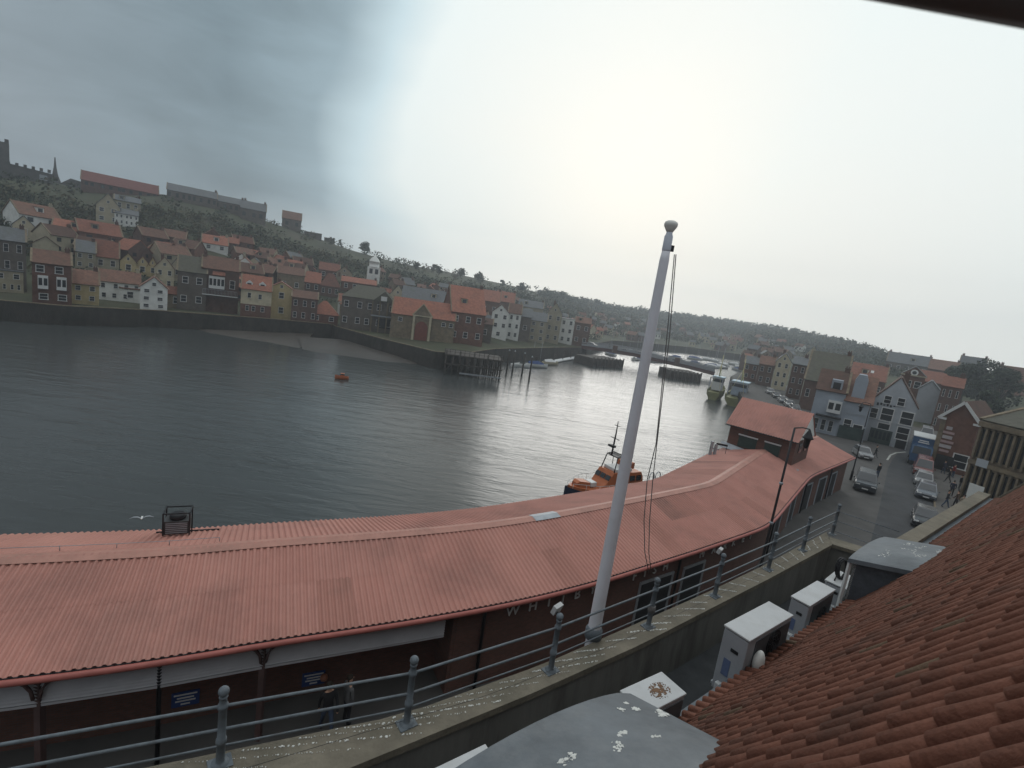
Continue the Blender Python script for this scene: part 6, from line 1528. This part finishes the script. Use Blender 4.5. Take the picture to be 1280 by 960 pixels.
# ------------------------------------------------------------------ trees
random.seed(31)
def leaf_cloud(bm_mb, c, r, n, s, mi=(0, 1, 2)):
    for _ in range(n):
        while True:
            v = Vector((random.uniform(-1, 1), random.uniform(-1, 1), random.uniform(-1, 1)))
            if .25 < v.length < 1: break
        p = Vector(c) + Vector((v.x * r[0], v.y * r[1], v.z * r[2]))
        a = Vector((random.gauss(0, 1), random.gauss(0, 1), random.gauss(0, 1))).normalized(); t = a.orthogonal().normalized(); u = a.cross(t); k = s * random.uniform(.6, 1.3)
        bm_mb.mi = random.choice(mi); bm_mb.face([p - t * k, p + u * k * .6, p + t * k, p - u * k * .6])
def tree(label, P, H, W, dens=900, leaf=.35, mi=(0, 1, 1), group=None, name='tree', trunk_f=.4):
    s = thing(name, label, 'tree', P, random.uniform(0, 6), group)
    b = MB(); b.tube_z([(W * .05, -1.2), (W * .04, H * .2), (W * .03, H * trunk_f), (W * .012, H * .8)], Vector(), 8)
    lobes = []
    for k in range(9):
        a = k * 2.4; rr = W * .28 * random.uniform(.4, 1.1); z = H * random.uniform(trunk_f, .88); e = Vector((rr * math.cos(a), rr * math.sin(a), z))
        b.tube([Vector((0, 0, H * trunk_f * .8)), e * .6 + Vector((0, 0, H * .14)), e], [W * .022, W * .014, W * .006], 5); lobes.append(e)
    b.build('trunk', M['bark'], s)
    b = MB()
    for e in lobes + [Vector((0, 0, H * .85))]:
        r = W * random.uniform(.17, .27); leaf_cloud(b, e, (r, r, r * .8), dens // 10, leaf, mi)
    b.build('crown', [M['leaf_a'], M['leaf_b'], M['leaf_c']], s); return s
P = hit(456, 316); k = P.xy.length / FPX * 1.1
tree('single round tree standing alone on the skyline', P, 13 * k, 12 * k, 900, .5)
for x, y, h, lab in [(1196, 496, 26, 'dark bushy tree left of the group behind the brick gabled shop'), (1216, 500, 32, 'tallest dark tree in the middle of the group behind the brick gabled shop'), (1240, 506, 28, 'dark tree at the right of the group behind the columned building'), (1180, 486, 18, 'small dark tree beside the orange roof behind the pale gable'), (1228, 520, 20, 'low dark tree just above the eaves of the columned building')]:
    P = G0(x, y + 18); k = P.xy.length / FPX * 1.1; tree(lab, P, (h + 16) * k, h * 1.1 * k, 2600, .42, (1, 1, 0), 'dark trees behind the right hand street')
for x, y, w_, lab in [(600, 426, 14, 'ivy green bushy tree between the brick building and the white pair')]:
    P = hit(x, y); k = P.xy.length / FPX * 1.1; tree(lab, P, 26 * k, 15 * k, 1600, .3, (0, 1), trunk_f=.2)
for x in (520, 538, 552, 575, 598, 626, 655, 678, 700, 726, 745, 842, 858, 874, 893, 908, 925, 948, 972, 990, 1010):
    y = sky_row(x) + 2; P = hit(x + random.uniform(-4, 4), y + 2); k = P.xy.length / FPX * 1.05; h = random.uniform(6, 11)
    tree('small round tree on the distant hill skyline', P, h * k, h * 1.2 * k, 420, .11 * h * k, (0, 1), 'small trees along the distant skyline', trunk_f=.25)
# scrub and woodland that reads as one mass
b = MB(); n = 0
while n < 6000:
    az = R_(random.uniform(-52, 42)); rs = lerp_table(BT, az)[0]; rr, zr = lerp_table(RT, az)
    u = random.random()
    if az > R_(24): rs += 100
    r = rs + 32 + (rr * 1.03 - rs - 32) * (u ** .7); X, Y = r * math.sin(az), r * math.cos(az); z = terr(X, Y)
    if z is None: continue
    patch = math.sin(X * .06 + 2 * math.sin(Y * .05)) + math.sin(Y * .083 + X * .03)
    if u > .5 and az < R_(2) and random.random() < .93: continue   # grassy upper slope
    if any(abs(P_.x - X) < w_ * .55 and abs(P_.y - Y) < w_ * .55 for P_, w_ in HOUSES): continue
    s = r / 210 * random.uniform(.6, 1.5); mi = (1, 1, 0) if patch > .3 else (0, 1, 2) if patch > -.6 else (2, 2, 0)
    leaf_cloud(b, (X, Y, z + s * .9), (s * 1.6, s * 1.6, s * 1.2), 22, s * .38, mi); n += 1
tag(b.build('hillside_scrub', [M['leaf_a'], M['leaf_b'], M['leaf_c']]), 'dark scrub and woodland covering the hillsides across the water', 'scrub', kind='stuff')

# ------------------------------------------------------------------ damp harbour air
hzm = bpy.data.materials.new('haze'); hzm.use_nodes = True; hn = hzm.node_tree.nodes; hl = hzm.node_tree.links
for x in list(hn):
    if x.type == 'BSDF_PRINCIPLED': hn.remove(x)
vol = hn.new('ShaderNodeVolumePrincipled'); vol.inputs['Color'].default_value = (.80, .86, .92, 1); vol.inputs['Density'].default_value = HAZE; vol.inputs['Anisotropy'].default_value = .55
hl.new(vol.outputs[0], [x for x in hn if x.type == 'OUTPUT_MATERIAL'][0].inputs['Volume'])
b = MB(); b.box((0, 410, 37), (1240, 1080, 92)); ho = b.build('haze', hzm); tag(ho, 'thin damp haze over the harbour', 'haze', kind='stuff')
if HAZE <= 0: bpy.data.objects.remove(ho)
scene.cycles.volume_bounces = 0; scene.cycles.max_bounces = 5; scene.cycles.diffuse_bounces = 3; scene.cycles.glossy_bounces = 3
